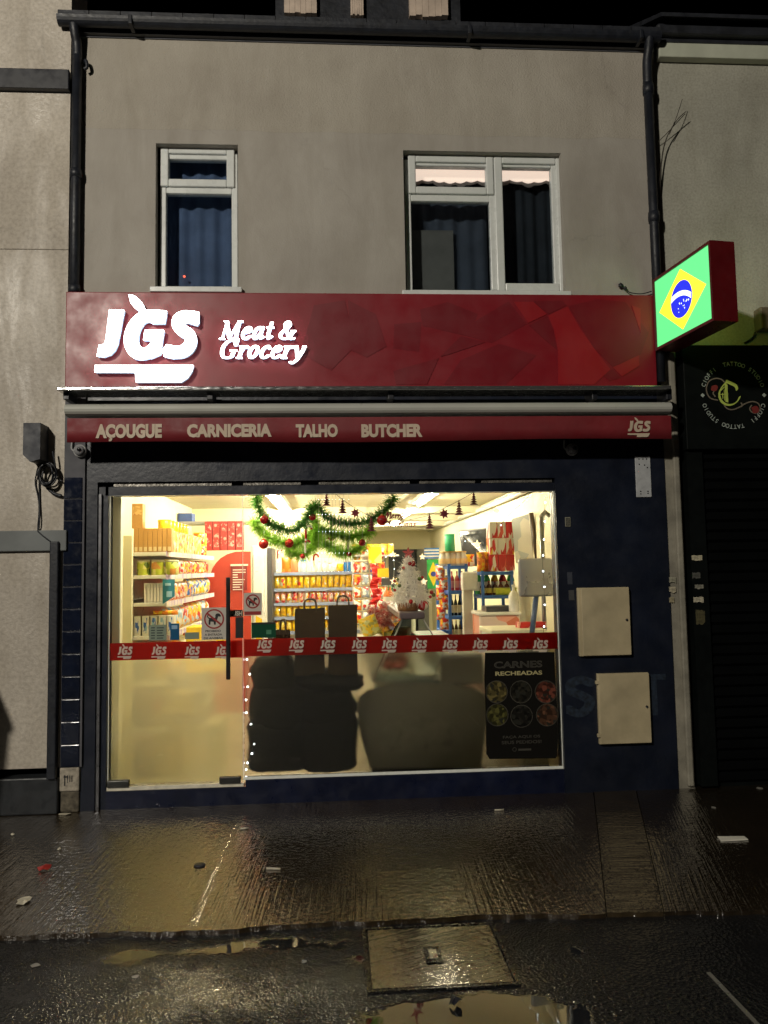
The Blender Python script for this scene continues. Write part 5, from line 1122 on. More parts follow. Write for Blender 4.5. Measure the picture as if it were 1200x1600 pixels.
# ---------------------------------------------------------------- shelves of yellow packets
CY0, CY1 = 4.05, 4.42; cx0, cx1 = X(425, CY0), X(561, CY0); zc = [W(500, y, CY0).z for y in (894, 919, 941.5, 963, 986)]; zc.append(zc[-1]-.32)
BLS = mat('blue_grey_strip2', (.26, .30, .42), .4, var=.1)
shelf_unit('display_shelving', 'long white shelving packed with yellow packets behind the paper bags', cx0, cx1, CY0, CY1, zc, zc[0]+.18, WHITE, BLS)
YPK = printed('yellow_packet_print', [(YEL, 8), ((.80, .62, .15), 3), ((.55, .28, .02), 1.5), (WHT, .8), (REDC, .5)], 26, .3)
RPK = printed('mixed_packet_print', [((.75, .40, .30), 3), (WHT, 3), (REDC, 2.5), (YEL, 2)], 30, .3)
rows = [(1, YPK, 'yellow_packet', .162, 'yellow pasta packet on the second shelf of the long unit, {} from the fridge'), (2, RPK, 'mixed_packet', .14, 'red and white packet on third shelf of the long unit, {} from the fridge'), (3, YPK, 'yellow_packet', .135, 'yellow packet on the fourth shelf of the long shelving, {} from the fridge'), (4, YPK, 'yellow_packet', .13, 'yellow packet on the fifth shelf of the long shelving, {} from the fridge')]
for r, m, nm, h, lab in rows:
    n = 14; st = (cx1-cx0-.04)/n; series(packet(nm, st*.98, .09, h, m, 'x', 'packet', 'packets on the long shelving'), [(cx0+.02+st*(i+.5), CY0+.06, zc[r]) for i in range(n)], ords(n, lab))
for px, wd, h, c, nm, lab in ((447, .12, .19, ORG_, 'orange_bag', 'tall orange bag on the top shelf behind the garlands, nearer the fridge'), (460, .09, .18, (.70, .28, .12), 'orange_bag', 'shorter orange bag on the top shelf behind the garlands, nearer the bottles'), (520, .12, .11, WHT, 'white_pack', 'white pack on the top shelf below the garlands'), (532, .10, .10, YEL, 'yellow_pack', 'small yellow pack beside the blue cans on the top shelf')):
    t = packet(nm, wd, .07, h, printed(nm+'_p%d' % px, [(c, 5), (tuple(min(1, q*1.3+.08) for q in c), 2), (REDC, .5)], 20), lab, 'pack', None); t.location = (X(px, CY0), CY0+.07, zc[0]); ORG[t.name] = t.location.copy()
t = bottle('blue_bottle', .045, .15, mat('clear_blue', (.55, .66, .75), .2), mat('bright_blue', (.02, .22, .70), .35), 'pale bottle with wide blue top on the top shelf of the long shelving', 'bottle', None, None, .8); t.location = (X(474, CY0), CY0+.07, zc[0]); ORG[t.name] = t.location.copy()
n = 3; series(bottle('white_bottle', .032, .13, mat('white_plastic', (.72, .72, .66), .3), mat('green_cap', (.05, .35, .2), .4), 'x', 'bottle', 'white bottles on the top shelf'), [(X(490+i*9, CY0), CY0+.07, zc[0]) for i in range(n)], ords(n, 'white bottle with green cap on the top shelf, {} from the blue-topped bottle'))
n = 2; series(tin('blue_can', .022, .12, mat('blue_can', (.03, .15, .42), .25), STEEL, 'x', 'can', 'blue cans on the top shelf'), [(X(540+i*6, CY0), CY0+.06, zc[0]) for i in range(n)], ['slim blue can on the top shelf, nearer the yellow pack', 'slim blue can on the top shelf, nearer the snack rack'])
# snack rack
KY = 3.7; kx0, kx1 = X(552, KY), X(603, KY); kt = W(575, 884, KY).z
kr = thing('snack_rack', 'wire rack hung with small snack packs beside the yellow shelving', 'rack', ((kx0+kx1)/2, KY, .012)); m = MB()
for x in (kx0, kx1): m.tube([(x, KY+.1, .012), (x, KY+.1, kt+.25)], .010, 6)
for k in range(7): m.tube([(kx0, KY+.1, kt+.2-k*.15), (kx1, KY+.1, kt+.2-k*.15)], .006, 6)
m.build('wire_frame', GREYM, kr)
SNK = [printed('snack_a', [(ORG_, 3), (WHT, 2), (REDC, 2)], 30), printed('snack_b', [((.3, .35, .4), 3), (WHT, 3), (REDC, 1)], 30), printed('snack_c', [(REDC, 3), ((.8, .7, .6), 3), (BLU, 1)], 30)]
for c in range(4):
    n = 6; proto = packet('snack_pack', (kx1-kx0)/4*.9, .04, .125, SNK[c % 3], 'x', 'snack', 'snack packs on the wire rack'); x = kx0+(kx1-kx0)*(c+.5)/4
    series(proto, [(x, KY+.06, kt+.07-i*.15) for i in range(n)], ords(n, ('snack pack in the rack column beside the yellow shelving, {} from the top', 'snack pack in the second rack column from the yellow shelving, {} from the top', 'snack pack in the third rack column from the yellow shelving, {} from the top', 'snack pack in the rack column nearest the red ribbon, {} from the top')[c]))
n = 6; st = .085; series(packet('amber_packet', .08, .06, .13, YPK, 'x', 'packet', 'amber packets high above the snack rack'), [(X(556, KY)+i*st, KY+.08, W(575, 880, KY).z+.1) for i in range(n)], ords(n, 'amber packet high above the snack rack, {} from the garland end'))
MB().box((kx0-.02, KY+.0, W(575, 880, KY).z+.08), (kx0+.55, KY+.2, W(575, 880, KY).z+.098)).build('top_shelf', WHITE, kr)
t = notice('yellow_poster', (576, 854, 596, 880), 'yellow poster hanging above the snack rack', printed('yellow_poster_print', [(YEL, 3), ((.8, .65, .2), 3), ((.7, .5, .1), 1)], 7), 3.65, 'poster')
ribb = MB(); p = smooth_path([W(586, 884, 3.2), W(588, 900, 3.2), W(584, 915, 3.2), W(589, 932, 3.2), W(581, 945, 3.2)])
for q in range(len(p)-1): ribb.prism([p[q]+Vector((-.045, .02*math.sin(q*.8), 0)), p[q]+Vector((.045, -.02*math.sin(q*.8), 0)), p[q+1]+Vector((.045, -.02*math.sin(q*.8+.8), 0)), p[q+1]+Vector((-.045, .02*math.sin(q*.8+.8), 0))], (0, .003, 0))
tag(ribb.build('red_ribbon', mat('red_satin', (.55, .015, .012), .3), None, tuple(p[0])), 'bright red ribbon hanging in front of the yellow poster', 'ribbon')
t = notice('yellow_card', (590, 888, 607, 902), 'yellow card beside the red ribbon', mat('yellow_card', (.80, .50, .02), .5), 3.15, 'card')
t = notice('dark_card', (596, 903, 618, 915), 'dark card hanging between the ribbon and the white tree', DGREY, 3.1, 'card')
for k, (px, lab) in enumerate(((604, 'orange bottle beside the white tree, nearer the ribbon'), (609, 'orange bottle beside the white tree, nearer the tree'))):
    t = bottle('orange_bottle', .04, .24, mat('orange_glass', (.5, .13, .03), .25), REND, lab, 'bottle', None, WB); t.location = (X(px, 2.9), 2.9, W(px, 950, 2.9).z); ORG[t.name] = t.location.copy()
# ---------------------------------------------------------------- back of the shop
BY = IY1-.03
def panel(name, r, y, lab, m, cat, d=.02):
    a, b = W(r[0], r[3], y), W(r[2], r[1], y); t = MB().box((a.x, y-d, a.z), (b.x, y, b.z), .003).build(name, m, None, (a.x, y, a.z)); return tag(t, lab, cat)
a, b = W(609, 980, BY), W(651, 858, BY); MB().box((a.x, BY-.02, .013), (b.x, BY-.001, b.z)).build('doorway', mat('dark_doorway', (.03, .035, .045), .5), shop)
a, b = W(651, 980, BY), W(668, 858, BY); MB().box((a.x, BY-.02, .013), (b.x, BY-.001, b.z)).build('grey_door', mat('grey_door', (.20, .20, .19), .5), shop)
def flag_cloth(name, r, y, lab, fn):
    a, b = W(r[0], r[3], y), W(r[2], r[1], y); t = thing(name, lab, 'flag', (a.x, y, b.z)); fn(t, a, b, y)
def striped(t, a, b, y):
    for k in range(7):
        z0 = a.z+(b.z-a.z)*k/7; MB().box((a.x, y-.004, z0), (b.x, y, z0+(b.z-a.z)/7-.0005)).build('stripe', mat('flag_cloth_blue', (.03, .16, .50), .7) if k % 2 == 0 else WB, t)
flag_cloth('striped_flag', (663, 856, 686, 873), 8.5, 'blue and white striped flag hanging at the back of the shop', striped)
def bra(t, a, b, y):
    MB().box((a.x, y-.004, a.z), (b.x, y, b.z)).build('cloth', mat('flag_cloth_green', (.02, .30, .06), .7), t); c = Vector(((a.x+b.x)/2, y-.006, (a.z+b.z)/2)); hw, hh = (b.x-a.x)*.42, (b.z-a.z)*.42
    MB().prism([c+Vector((-hw, 0, 0)), c+Vector((0, 0, -hh)), c+Vector((hw, 0, 0)), c+Vector((0, 0, hh))], (0, .0015, 0)).build('rhombus', mat('flag_cloth_yellow', (.75, .55, .02), .7), t)
    MB().prism([c+Vector((hw*.5*math.cos(q), -.002, hw*.5*math.sin(q))) for q in np.linspace(0, 2*PI, 20, endpoint=False)], (0, .0015, 0)).build('disc', mat('flag_cloth_navy', (.01, .02, .2), .7), t)
flag_cloth('green_flag', (668, 874, 686, 920), 8.4, 'green cloth flag with yellow rhombus hanging at the back of the shop', bra)
# ---------------------------------------------------------------- blue racks and what they carry
BLUEM = mat('blue_rack_metal', (.03, .11, .36), .4, var=.1)
def rack(name, lab, px0, px1, y, dep, zs, top):
    x0, x1 = X(px0, y), X(px1, y); t = thing(name, lab, 'rack', ((x0+x1)/2, y, .012)); m = MB()
    for x in (x0, x1-.03):
        for yy in (y, y+dep-.03): m.box((x, yy, .012), (x+.03, yy+.03, top), .003)
    m.build('upright_frame', BLUEM, t)
    for z in zs: MB().box((x0-.004, y-.006, z-.035), (x1+.004, y+dep, z), .004).build('shelf', BLUEM, t)
    return t
RY1 = 2.5; zr = [W(710, y, RY1).z for y in (884, 923, 962.5, 1000)]
rack('bottle_rack', 'blue metal rack of bottles standing beyond the white tree', 700, 731, RY1, .45, zr, zr[0]+.02)
rack('side_rack', 'narrower blue metal rack hung with goods behind the bottle rack', 688, 703, RY1+.5, .4, [W(695, 925, RY1+.5).z, W(695, 985, RY1+.5).z], W(695, 880, RY1).z)
spec = [(1, 'red_bottle', .033, .20, (.42, .04, .05), (.2, .02, .02), 3, 'red sauce bottle on the upper shelf of the blue rack, {} from the white tree'), (2, 'dark_bottle', .034, .215, (.012, .016, .012), (.1, .1, .09), 4, 'dark bottle on the middle shelf of the blue rack, {} from the white tree'), (3, 'amber_bottle', .032, .20, (.10, .045, .015), (.5, .35, .1), 4, 'amber bottle on the low shelf of the blue rack, {} from the white tree')]
for k, nm, r, h, c, lc, n, lab in spec:
    x0, x1 = X(704, RY1), X(728, RY1); st = (x1-x0)/n; series(bottle(nm, min(r, st*.46), h, mat(nm, c, .15, var=.1), mat(nm+'_cap', lc, .4), 'x', 'bottle', nm.replace('_', ' ')+'s on the blue rack', mat(nm+'_label', (.6, .5, .3) if k != 1 else (.55, .2, .2), .5)), [(x0+st*(i+.5), RY1+.09, zr[k]) for i in range(n)], ords(n, lab))
n = 5; x0, x1 = X(690, RY1), X(731, RY1); st = (x1-x0)/n; series(bottle('glass_jar', .042, .15, mat('jar_pale', (.52, .50, .42), .15), mat('gold_cap', (.55, .35, .1), .3), 'x', 'jar', 'glass jars on top of the blue rack', mat('jar_label2', (.65, .45, .2), .5), .7), [(x0+st*(i+.5), RY1+.09, zr[0]) for i in range(n)], ords(n, 'pale glass jar on top of the blue rack, {} from the flags'))
t = tin('green_tin', .055, .17, mat('green_tin', (.02, .30, .13), .35), mat('green_tin', (.02, .30, .13), .35), 'green cylinder tub on top of the glass jars', 'tub', None); t.location = (X(706, RY1), RY1+.09, zr[0]+.155); ORG[t.name] = t.location.copy()
series(packet('hanging_pack', .10, .06, .16, printed('hang_print', [(WHT, 2), (ORG_, 2), (REDC, 1.5), ((.3, .3, .3), 1), (YEL, 1)], 40), 'x', 'pack', 'packs hung on the side rack'), [(X(687+5*(i % 2), RY1+.35), RY1+.3, W(690, 900+i*16, RY1).z-.05) for i in range(6)], ords(6, 'mixed pack hanging on the side of the blue rack, {} from the top'))
tv = thing('television', 'black flat television tilted on the wall above the blue racks', 'television', tuple(W(745, 882, 3.0)))
q = [W(717, 830, 3.1), W(775, 824, 2.9), W(772, 884, 2.75), W(724, 886, 2.95)]; MB().prism(q, (.01, .05, .01)).build('case', DGREY, tv); cen = sum(q, Vector())/4; MB().prism([cen+(p-cen)*.95+Vector((0, -.004, 0)) for p in q], (0, .003, 0)).build('screen', mat('black_screen', (.012, .013, .015), .12), tv)
MB().tube([cen+Vector((0, .06, 0)), Vector((IX1, cen.y+.3, cen.z+.05))], .03, 8).build('wall_arm', DGREY, tv)
RY2 = 2.2; zr2 = [W(775, y, RY2).z for y in (893, 930, 1003)]
rack('blue_shelf_rack', 'blue metal rack under the stacked red boxes', 752, 802, RY2, .45, [zr2[0], zr2[1]], zr2[0]+.01)
PAN = printed('red_white_print', [(REDC, 6), (WHT, 5.0), ((.62, .10, .06), 2), (YEL, .5)], 30, .35, (1.3, 1, .3))
bw = (X(806, RY2)-X(767, RY2))/3
for row_, nn in ((0, 3), (1, 3), (2, 3)):
    series(carton('cake_box', (bw*.95, .16, .165), PAN, 'x', 'box', 'red and white cake boxes on the blue rack'), [(X(767, RY2)+bw*(i+.5), RY2+.1, zr2[0]+.18+row_*.167-.175) for i in range(nn)], ords(3, 'red and white cake box in the %s row of its stack, {} from the television' % ('bottom', 'middle', 'top')[row_]))
n = 4; series(packet('orange_pack', .085, .06, .2, printed('orange_pack_print', [(ORG_, 4), (YEL, 2), ((.4, .1, .02), 2)], 30), 'x', 'pack', 'orange packs on the blue shelf rack'), [(X(753, RY2)+.09*i*.55, RY2+.03+.07*i, zr2[0]) for i in range(n)], ords(n, 'orange pack beside the red and white boxes, {} from the window'))
n = 5; series(bottle('brown_bottle', .030, .14, mat('brown_bottle', (.09, .03, .012), .2), mat('red_cap', (.4, .03, .02), .4), 'x', 'bottle', 'brown bottles under the red boxes', mat('yellow_label', (.65, .55, .1), .5)), [(X(757, RY2)+i*.062, RY2+.1, zr2[1]) for i in range(n)], ords(n, 'small brown bottle on the shelf under the red boxes, {} from the white post'))
n = 3; series(packet('yellow_green_pack', .10, .05, .075, mat('lime_print', (.50, .55, .04), .4), 'x', 'pack', 'lime packs under the red boxes'), [(X(782, RY2)+i*.06, RY2+.03, zr2[1]-.002) for i in range(n)], ords(n, 'small lime pack on the shelf under the red boxes, {} from the brown bottles'))
a, b = W(722, 995, 2.35), W(738, 894, 2.35); ps = thing('white_dispenser', 'white wall dispenser on a post between the blue racks', 'dispenser', ((a.x+b.x)/2, 2.35, .012)); MB().box((a.x+.02, 2.35, .012), (b.x-.0, 2.43, b.z), .01).build('post', WHITE, ps); a2, b2 = W(721, 923, 2.3), W(745, 893, 2.3); MB().box((a2.x, 2.24, a2.z), (b2.x, 2.349, b2.z), .02, 3).build('case', mat('fridge_white', (.75, .74, .70), .25), ps)
a, b = W(751, 1010, 1.7), W(812, 956, 1.7); fz = thing('chest_freezer', 'white topped freezer with red patterned front below the blue rack', 'freezer', ((a.x+b.x)/2, 1.7, .012)); MB().box((a.x, 1.7, .012), (b.x, 2.1, b.z-.03), .015).build('body', printed('freezer_print', [((.62, .18, .10), 2), ((.70, .55, .45), 3), ((.75, .35, .25), 2)], 5), fz); MB().box((a.x-.01, 1.68, b.z-.029), (b.x+.01, 2.12, b.z), .008).build('lid', WHITE, fz)
t = carton('black_tray', (.30, .25, .05), DGREY, 'low black tray lying on the chest freezer', 'tray', None); t.location = (X(782, 1.8), 1.9, b.z+.001); ORG[t.name] = t.location.copy()
t = bottle('white_spray_bottle', .05, .25, mat('white_plastic', (.72, .72, .66), .3), WHITE, 'white bottle standing on the chest freezer', 'bottle', None); t.location = (X(802, 1.75), 1.76, b.z+.001); ORG[t.name] = t.location.copy()
a, b = W(772, 1060, 1.0), W(850, 983, 1.0); t = thing('checkout_counter', 'cream counter top behind the red band near the monitor', 'counter', ((a.x+b.x)/2, 1.0, .012)); MB().box((a.x, 1.0, .012), (b.x, 1.5, b.z-.04), .006).build('body', WHITE, t); MB().box((a.x-.02, .98, b.z-.039), (b.x+.02, 1.52, b.z), .008).build('worktop', WALLW, t)
series(carton('red_packet', (.12, .10, .05), printed('red_packet_print', [(REDC, 4), ((.8, .4, .3), 2)], 20), 'x', 'packet', 'red packets on the checkout counter'), [(X(820, 1.1)+.13*i, 1.2, b.z+.001+.0*i) for i in range(2)], ['flat red packet on the cream counter, nearer the freezer', 'flat red packet on the cream counter, nearer the window frame'])
# monitor seen from behind
a, b = W(812, 933, .5), W(864, 872, .5); mo = thing('monitor', 'silver monitor back on a slanted pole beside the window frame', 'monitor', ((a.x+b.x)/2, .55, a.z-.3)); MB().box((a.x, .50, a.z), (b.x, .55, b.z), .022, 4).build('case', mat('silver_plastic', (.40, .40, .40), .28, .55, var=.04, vs=1.5), mo); MB().box((a.x+.01, .551, a.z+.01), (b.x-.01, .556, b.z-.01)).build('screen', mat('lit_screen_off', (.05, .06, .08), .2), mo); MB().tube([W(838, 928, .56), W(829, 1010, .56)], .022, 8).build('pole', mat('blue_grey_pole', (.10, .14, .24), .4), mo)
c = W(829, 1012, .56); MB().box((c.x-.12, .46, c.z-.03), (c.x+.12, .68, c.z), .006).box((c.x-.1, .48, .012), (c.x+.1, .66, c.z-.03), .006).build('stand', GREYM, mo)
# mirror picture and rolls on the far wall
pc = thing('wall_poster', 'tall printed poster board hanging beside the red and white boxes', 'poster', tuple(W(815, 878, 2.05))); q = [W(799, 811, 2.15), W(826, 803, 1.95), W(834, 876, 1.95), (W(806, 880, 2.15))]; MB().prism(q, (.005, .02, 0)).build('board', printed('poster_print', [((.30, .32, .28), 5), ((.08, .26, .18), 1.2), (YEL, 1.2), ((.5, .46, .34), 2)], 7), pc)
rb_ = MB().tube([W(830, 801, 1.85), W(840, 880, 1.85)], .022, 10).build('rolled_banner', mat('brown_roll', (.09, .06, .04), .5), None, tuple(W(840, 880, 1.85))); tag(rb_, 'dark brown rolled banner leaning beside the poster board', 'banner')
MB().tube([W(846, 806, 1.2), W(851, 990, 1.2)], .02, 8).tube([W(846, 806, 1.2), W(852, 800, 1.25), W(858, 806, 1.3)], .02, 8).build('grey_conduit', GREYM, shop)
n = 4; series(bottle('oil_bottle', .034, .22, mat('oil_glass', (.50, .34, .04), .2), mat('yellow_lid', (.82, .62, .02), .3), 'x', 'bottle', 'oil bottles at the back wall', mat('green_label', (.06, .25, .08), .5)), [(.75+i*.10, 6.4, W(655, 925, 6.4).z) for i in range(n)], ords(n, 'golden oil bottle on the back shelf behind the white tree, {} from the flags'))
MB().box((.6, 6.3, W(655, 925, 6.4).z-.03), (1.25, 6.6, W(655, 925, 6.4).z-.001), .003).box((.62, 6.32, .012), (.66, 6.58, W(655, 925, 6.4).z-.031)).box((1.19, 6.32, .012), (1.23, 6.58, W(655, 925, 6.4).z-.031)).build('back_shelf', WHITE, shop)
n = 5; series(bottle('soda_bottle', .040, .26, printed('soda_print', [((.35, .02, .02), 3), ((.05, .3, .08), 2), ((.6, .3, .03), 2)], 3, .2, (1, 1, .01)), mat('red_cap', (.4, .03, .02), .4), 'x', 'bottle', 'soda bottles on the blue shelf rack', WB), [(X(756, RY2)+i*.085, RY2+.30, zr2[1]) for i in range(n)], ords(n, 'tall soda bottle at the back of the blue shelf rack, {} from the white post'))
n = 4; series(carton('small_carton', (.085, .07, .12), printed('small_carton_print', [(YEL, 2), (ORG_, 1), (WHT, 2), (REDC, 1)], 26), 'x', 'carton', 'small cartons on the glass jars'), [(X(690, RY1)+.06+i*.095, RY1+.24, zr[0]) for i in range(n)], ords(n, 'small bright carton behind the glass jars on the blue rack, {} from the flags'))
# ---------------------------------------------------------------- serve-over meat counter
MY0, MY1 = .34, 2.6
ct = thing('meat_counter', 'grey serve-over meat counter with sloping glass behind the frosted window', 'counter', (W(655, 1100, MY0).x, MY0, .012))
prof = [(578, 1200), (563, 1150), (557, 1110), (560, 1090), (575, 1078), (610, 1069), (655, 1066), (700, 1068), (735, 1075), (757, 1085), (762, 1100), (757, 1150), (752, 1200)]
P3 = [W(x, y, MY0) for x, y in prof]; MB().prism(P3, (0, MY1-MY0, 0)).build('body', mat('counter_grey', (.21, .21, .17), .4, var=.08), ct)
MB().box((P3[0].x+.02, MY0+.03, .012), (P3[-1].x-.02, MY1, P3[0].z+.02)).build('kick_plate', DGREY, ct)
MB().prism([p+Vector((0, -.012, 0)) for p in [W(x, y, MY0) for x, y in ((595, 1175), (600, 1140), (630, 1118), (680, 1118), (720, 1140), (726, 1175))]], (0, .0115, 0)).build('end_panel', mat('counter_panel', (.23, .23, .19), .3), ct)
CG = glass_pane('counter_glass', (.90, .95, .93), 1.0)
gl = [W(x, y, MY0+.02) for x, y in ((582, 1066), (592, 1040), (606, 1003), (618, 978), (628, 966))]; g = MB()
for i in range(len(gl)-1): g.prism([gl[i], gl[i+1], gl[i+1]+Vector((.008, 0, 0)), gl[i]+Vector((.008, 0, 0))], (0, MY1-MY0-.1, 0))
g.build('front_glass', CG, ct); eg = [W(x, y, MY0+.02) for x, y in ((585, 1066), (629, 967), (660, 966), (692, 1017), (676, 1066))]; MB().prism(eg, (0, .008, 0)).build('end_glass', CG, ct)
rim = MB()
for i in range(len(eg)): rim.tube([eg[i]+Vector((0, .004, 0)), eg[(i+1) % len(eg)]+Vector((0, .004, 0))], .006, 6)
rim.build('glass_trim', STEEL, ct)
a, b = W(624, 968, MY0), W(664, 956, MY0); MB().box((a.x, MY0-.01, a.z), (b.x, MY1-.1, b.z), .012, 3).build('top_ledge', mat('counter_plum', (.13, .10, .105), .45), ct)
a, b = W(690, 1070, MY0), W(755, 1021, MY0); MB().box((a.x, MY0+.01, a.z), (b.x, MY1, b.z), .01).build('work_ledge', mat('counter_grey', (.21, .21, .17), .4), ct)
a, b = W(588, 1064, MY0+.1), W(686, 1052, MY0+.1); MB().box((a.x, MY0+.06, a.z), (b.x, MY1-.15, b.z)).build('deck', mat('fridge_white', (.75, .74, .70), .25), ct)
MEAT = mat('meat_red', (.30, .05, .035), .3, var=.5, vs=14)
for k, (px, y, lab) in enumerate(((612, .62, 'tray of dark meat in the glass counter, nearest the window'), (630, 1.15, 'tray of dark meat in the glass counter, second from the window'), (640, 1.7, 'tray of dark meat in the glass counter, farthest from the window'))):
    c = W(px, 1050, .45); t = thing('meat_tray', lab, 'tray', (c.x, y, b.z+.001), 'trays in the meat counter'); MB().box((c.x-.12, y-.18, b.z+.001), (c.x+.14, y+.18, b.z+.02), .006).build('tray', WHITE, t); m = MB(); rs = random.Random(k)
    for q in range(7): m.ball((c.x+rs.uniform(-.09, .11), y+rs.uniform(-.14, .14), b.z+.05), .055, 1, (1, 1.2, .6))
    m.build('meat_pile', MEAT, t)
c = W(627, 985, .9); t = packet('dark_cut', .16, .08, .10, mat('dark_meat', (.06, .05, .03), .4), 'dark cut of meat seen through the counter glass under the tree', 'meat', None); t.location = (c.x, .9, c.z-.07); ORG[t.name] = t.location.copy()
MB().box((c.x-.14, .62, c.z-.085), (c.x+.16, 1.9, c.z-.075)).build('upper_deck', CG, ct)
t = packet('yellow_meat_pack', .16, .05, .17, printed('yellow_mesh_print', [(YEL, 4), ((.65, .6, .2), 2), ((.4, .35, .08), 1)], 40), 'yellow netted pack leaning by the meat counter glass', 'pack', None); c = W(583, 993, 1.1); t.location = c; t.rotation_euler = (0, -.35, 0); ORG[t.name] = c.copy()
MB().box((c.x-.2, .95, c.z-.02), (c.x+.25, 1.3, c.z-.003)).build('slope_shelf', WHITE, ct)
# ---------------------------------------------------------------- white Christmas tree on the counter
def tinsel(path, r, n, seed, ln=1.0, wd=.0022, droop=.15):
    rs = random.Random(seed); P = smooth_path(path, 14); L = [0]
    for a, b in zip(P, P[1:]): L.append(L[-1]+(b-a).length)
    mb = MB(); mb.tube(P, .006, 5); vs, fs = [], []
    for k in range(n):
        s = rs.random()*L[-1]; i = max(j for j in range(len(L)) if L[j] <= s); i = min(i, len(P)-2); p = P[i].lerp(P[i+1], (s-L[i])/max(1e-6, L[i+1]-L[i])); t = (P[i+1]-P[i]).normalized()
        d = Vector((rs.gauss(0, 1), rs.gauss(0, 1), rs.gauss(0, 1))); d = (d-t*d.dot(t)*.6); d.z -= droop; d.normalize(); q = p+d*r*rs.uniform(.55, 1.15)*ln
        sd = d.cross(Vector((rs.gauss(0, 1), rs.gauss(0, 1), rs.gauss(0, 1)))).normalized()*wd; m0 = len(vs); mid = p.lerp(q, .5)+sd*.3
        vs += [p-sd, p+sd, q+sd*.4, q-sd*.4]; fs.append([m0, m0+1, m0+2, m0+3])
    mb.add(vs, fs); return mb
TWH = sheet('white_tinsel', (.88, .86, .82), .55)
tb = W(642, 955, .55); tt = W(638, 868, .55)
tree = thing('christmas_tree', 'small white tinsel tree with red baubles standing on the counter ledge', 'christmas tree', tuple(tb))
MB().tube([tb+Vector((0, 0, .05)), tt], [.012, .005], 8).build('trunk', WHITE, tree)
H = tt.z-tb.z; cr = MB()
for k in range(7):
    f = k/6; rr = .160*(1-f)+.035; z = tb.z+.10+f*(H-.13)
    pth = [Vector((tb.x+(tt.x-tb.x)*f+rr*.62*math.cos(q), .55+rr*.62*math.sin(q), z+.01*math.sin(3*q))) for q in np.linspace(0, 2*PI, 10)]
    mm = tinsel(pth, .055*(1-f*.5)+.01, int(560*(1-f*.55)), 30+k, 1, .0022, .5); cr.add(mm.v, mm.f)
cr.build('crown', TWH, tree)
MB().lathe([(.075, 0), (.085, .02), (.088, .06), (.080, .065)], tb+Vector((-.02, 0, .001)), 18).build('pot', mat('basket_brown', (.22, .10, .035), .6, var=.4, vs=40), tree)
BAU = mat('red_bauble', (.32, .012, .015), .15, var=.2, vs=30); GBAU = mat('green_bauble', (.10, .13, .03), .25)
rs = random.Random(5)
for k in range(15):
    f = rs.random()**1.2; rr = (.160*(1-f)+.035)*1.1; a = -PI/2+rs.uniform(-1.35, 1.35); p = Vector((tb.x+(tt.x-tb.x)*f+rr*math.cos(a), .55+rr*math.sin(a), tb.z+.10+f*(H-.13)-.02))
    MB().ball(p, rs.uniform(.012, .018), 2).build('bauble', BAU if k % 4 else GBAU, tree)
m = MB(); 
for k in range(5): a = k*2*PI/5+PI/2; m.prism([tt+Vector((0, 0, .02)), tt+Vector((.025*math.cos(a-.5), 0, .02+.025*math.sin(a-.5))), tt+Vector((.05*math.cos(a), 0, .02+.05*math.sin(a))), tt+Vector((.025*math.cos(a+.5), 0, .02+.025*math.sin(a+.5)))], (0, .006, 0))
m.build('star_topper', mat('red_white_ribbon', (.5, .08, .08), .4), tree)
c = W(661, 946, .50); t = thing('striped_ornament', 'large red and white striped ball beside the foot of the white tree', 'ornament', c); MB().ball(c, .040, 3).build('ball', printed('candy_stripe', [(REDC, 1), (WHT, 1)], 3, .25, (6, .01, 4)), t)
rt = tinsel([W(578, 952, 1.9), W(590, 960, 1.8), W(604, 950, 1.7), W(612, 962, 1.6), W(600, 972, 1.7), W(585, 968, 1.8)], .07, 1400, 77, 1, .003); tag(rt.build('red_tinsel', printed('red_tinsel_print', [((.45, .05, .05), 3), ((.75, .6, .5), 2), ((.6, .2, .15), 2)], 60), None, tuple(W(590, 960, 1.8))), 'heap of red and silver tinsel between the snack rack and counter', 'tinsel')
# ---------------------------------------------------------------- green garlands, baubles, ornaments
GG = sheet('green_tinsel', (.075, .21, .045), .5); GL2 = sheet('bright_green_tinsel', (.24, .48, .06), .5)
def garland(px, y, r, n, seed, m, lab):
    o = tinsel([W(a, b, y+.04*math.sin(i*1.7)) for i, (a, b) in enumerate(px)], r, n, seed, 1, .0026, .1).build('garland', m, None, tuple(W(*px[0], y))); tag(o, lab, 'garland', 'green tinsel garlands over the window')
garland([(400, 770), (402, 790), (414, 810), (436, 825), (458, 828), (474, 817), (484, 800), (490, 789), (500, 795), (512, 810), (540, 818), (570, 815), (590, 806), (604, 795), (616, 775)], .32, .064, 3800, 1, GG, 'dark green tinsel garland hung in two swags nearest the glass')
garland([(394, 812), (405, 826), (424, 842), (445, 848), (466, 848), (484, 838), (495, 825), (515, 832), (540, 838), (565, 835), (584, 826)], .75, .075, 3600, 2, GL2, 'brighter green tinsel garland in the second row from the glass')
garland([(448, 856), (462, 866), (480, 862), (494, 848), (500, 838), (512, 852), (530, 862), (552, 862), (570, 848)], 1.15, .085, 2800, 3, GL2, 'lowest bright green tinsel garland, farthest from the glass')
garland([(488, 790), (492, 812), (493, 832), (490, 852)], .6, .06, 900, 4, GL2, 'short vertical tinsel strand joining the garland swags')
def bauble(px, py, y, r, lab):
    r *= .8
    c = W(px, py, y); t = thing('bauble', lab, 'bauble', c, 'baubles hanging from the garlands'); MB().ball(c, r, 3).build('ball', BAU, t); MB().lathe([(r*.25, r*.95), (r*.25, r*1.15), (r*.1, r*1.2)], c, 10).build('cap', mat('gold_cap', (.55, .35, .1), .3), t); MB().tube([c+Vector((0, 0, r*1.15)), c+Vector((.004, 0, r*1.15+.06))], .0015, 5).build('thread', GREYM, t)
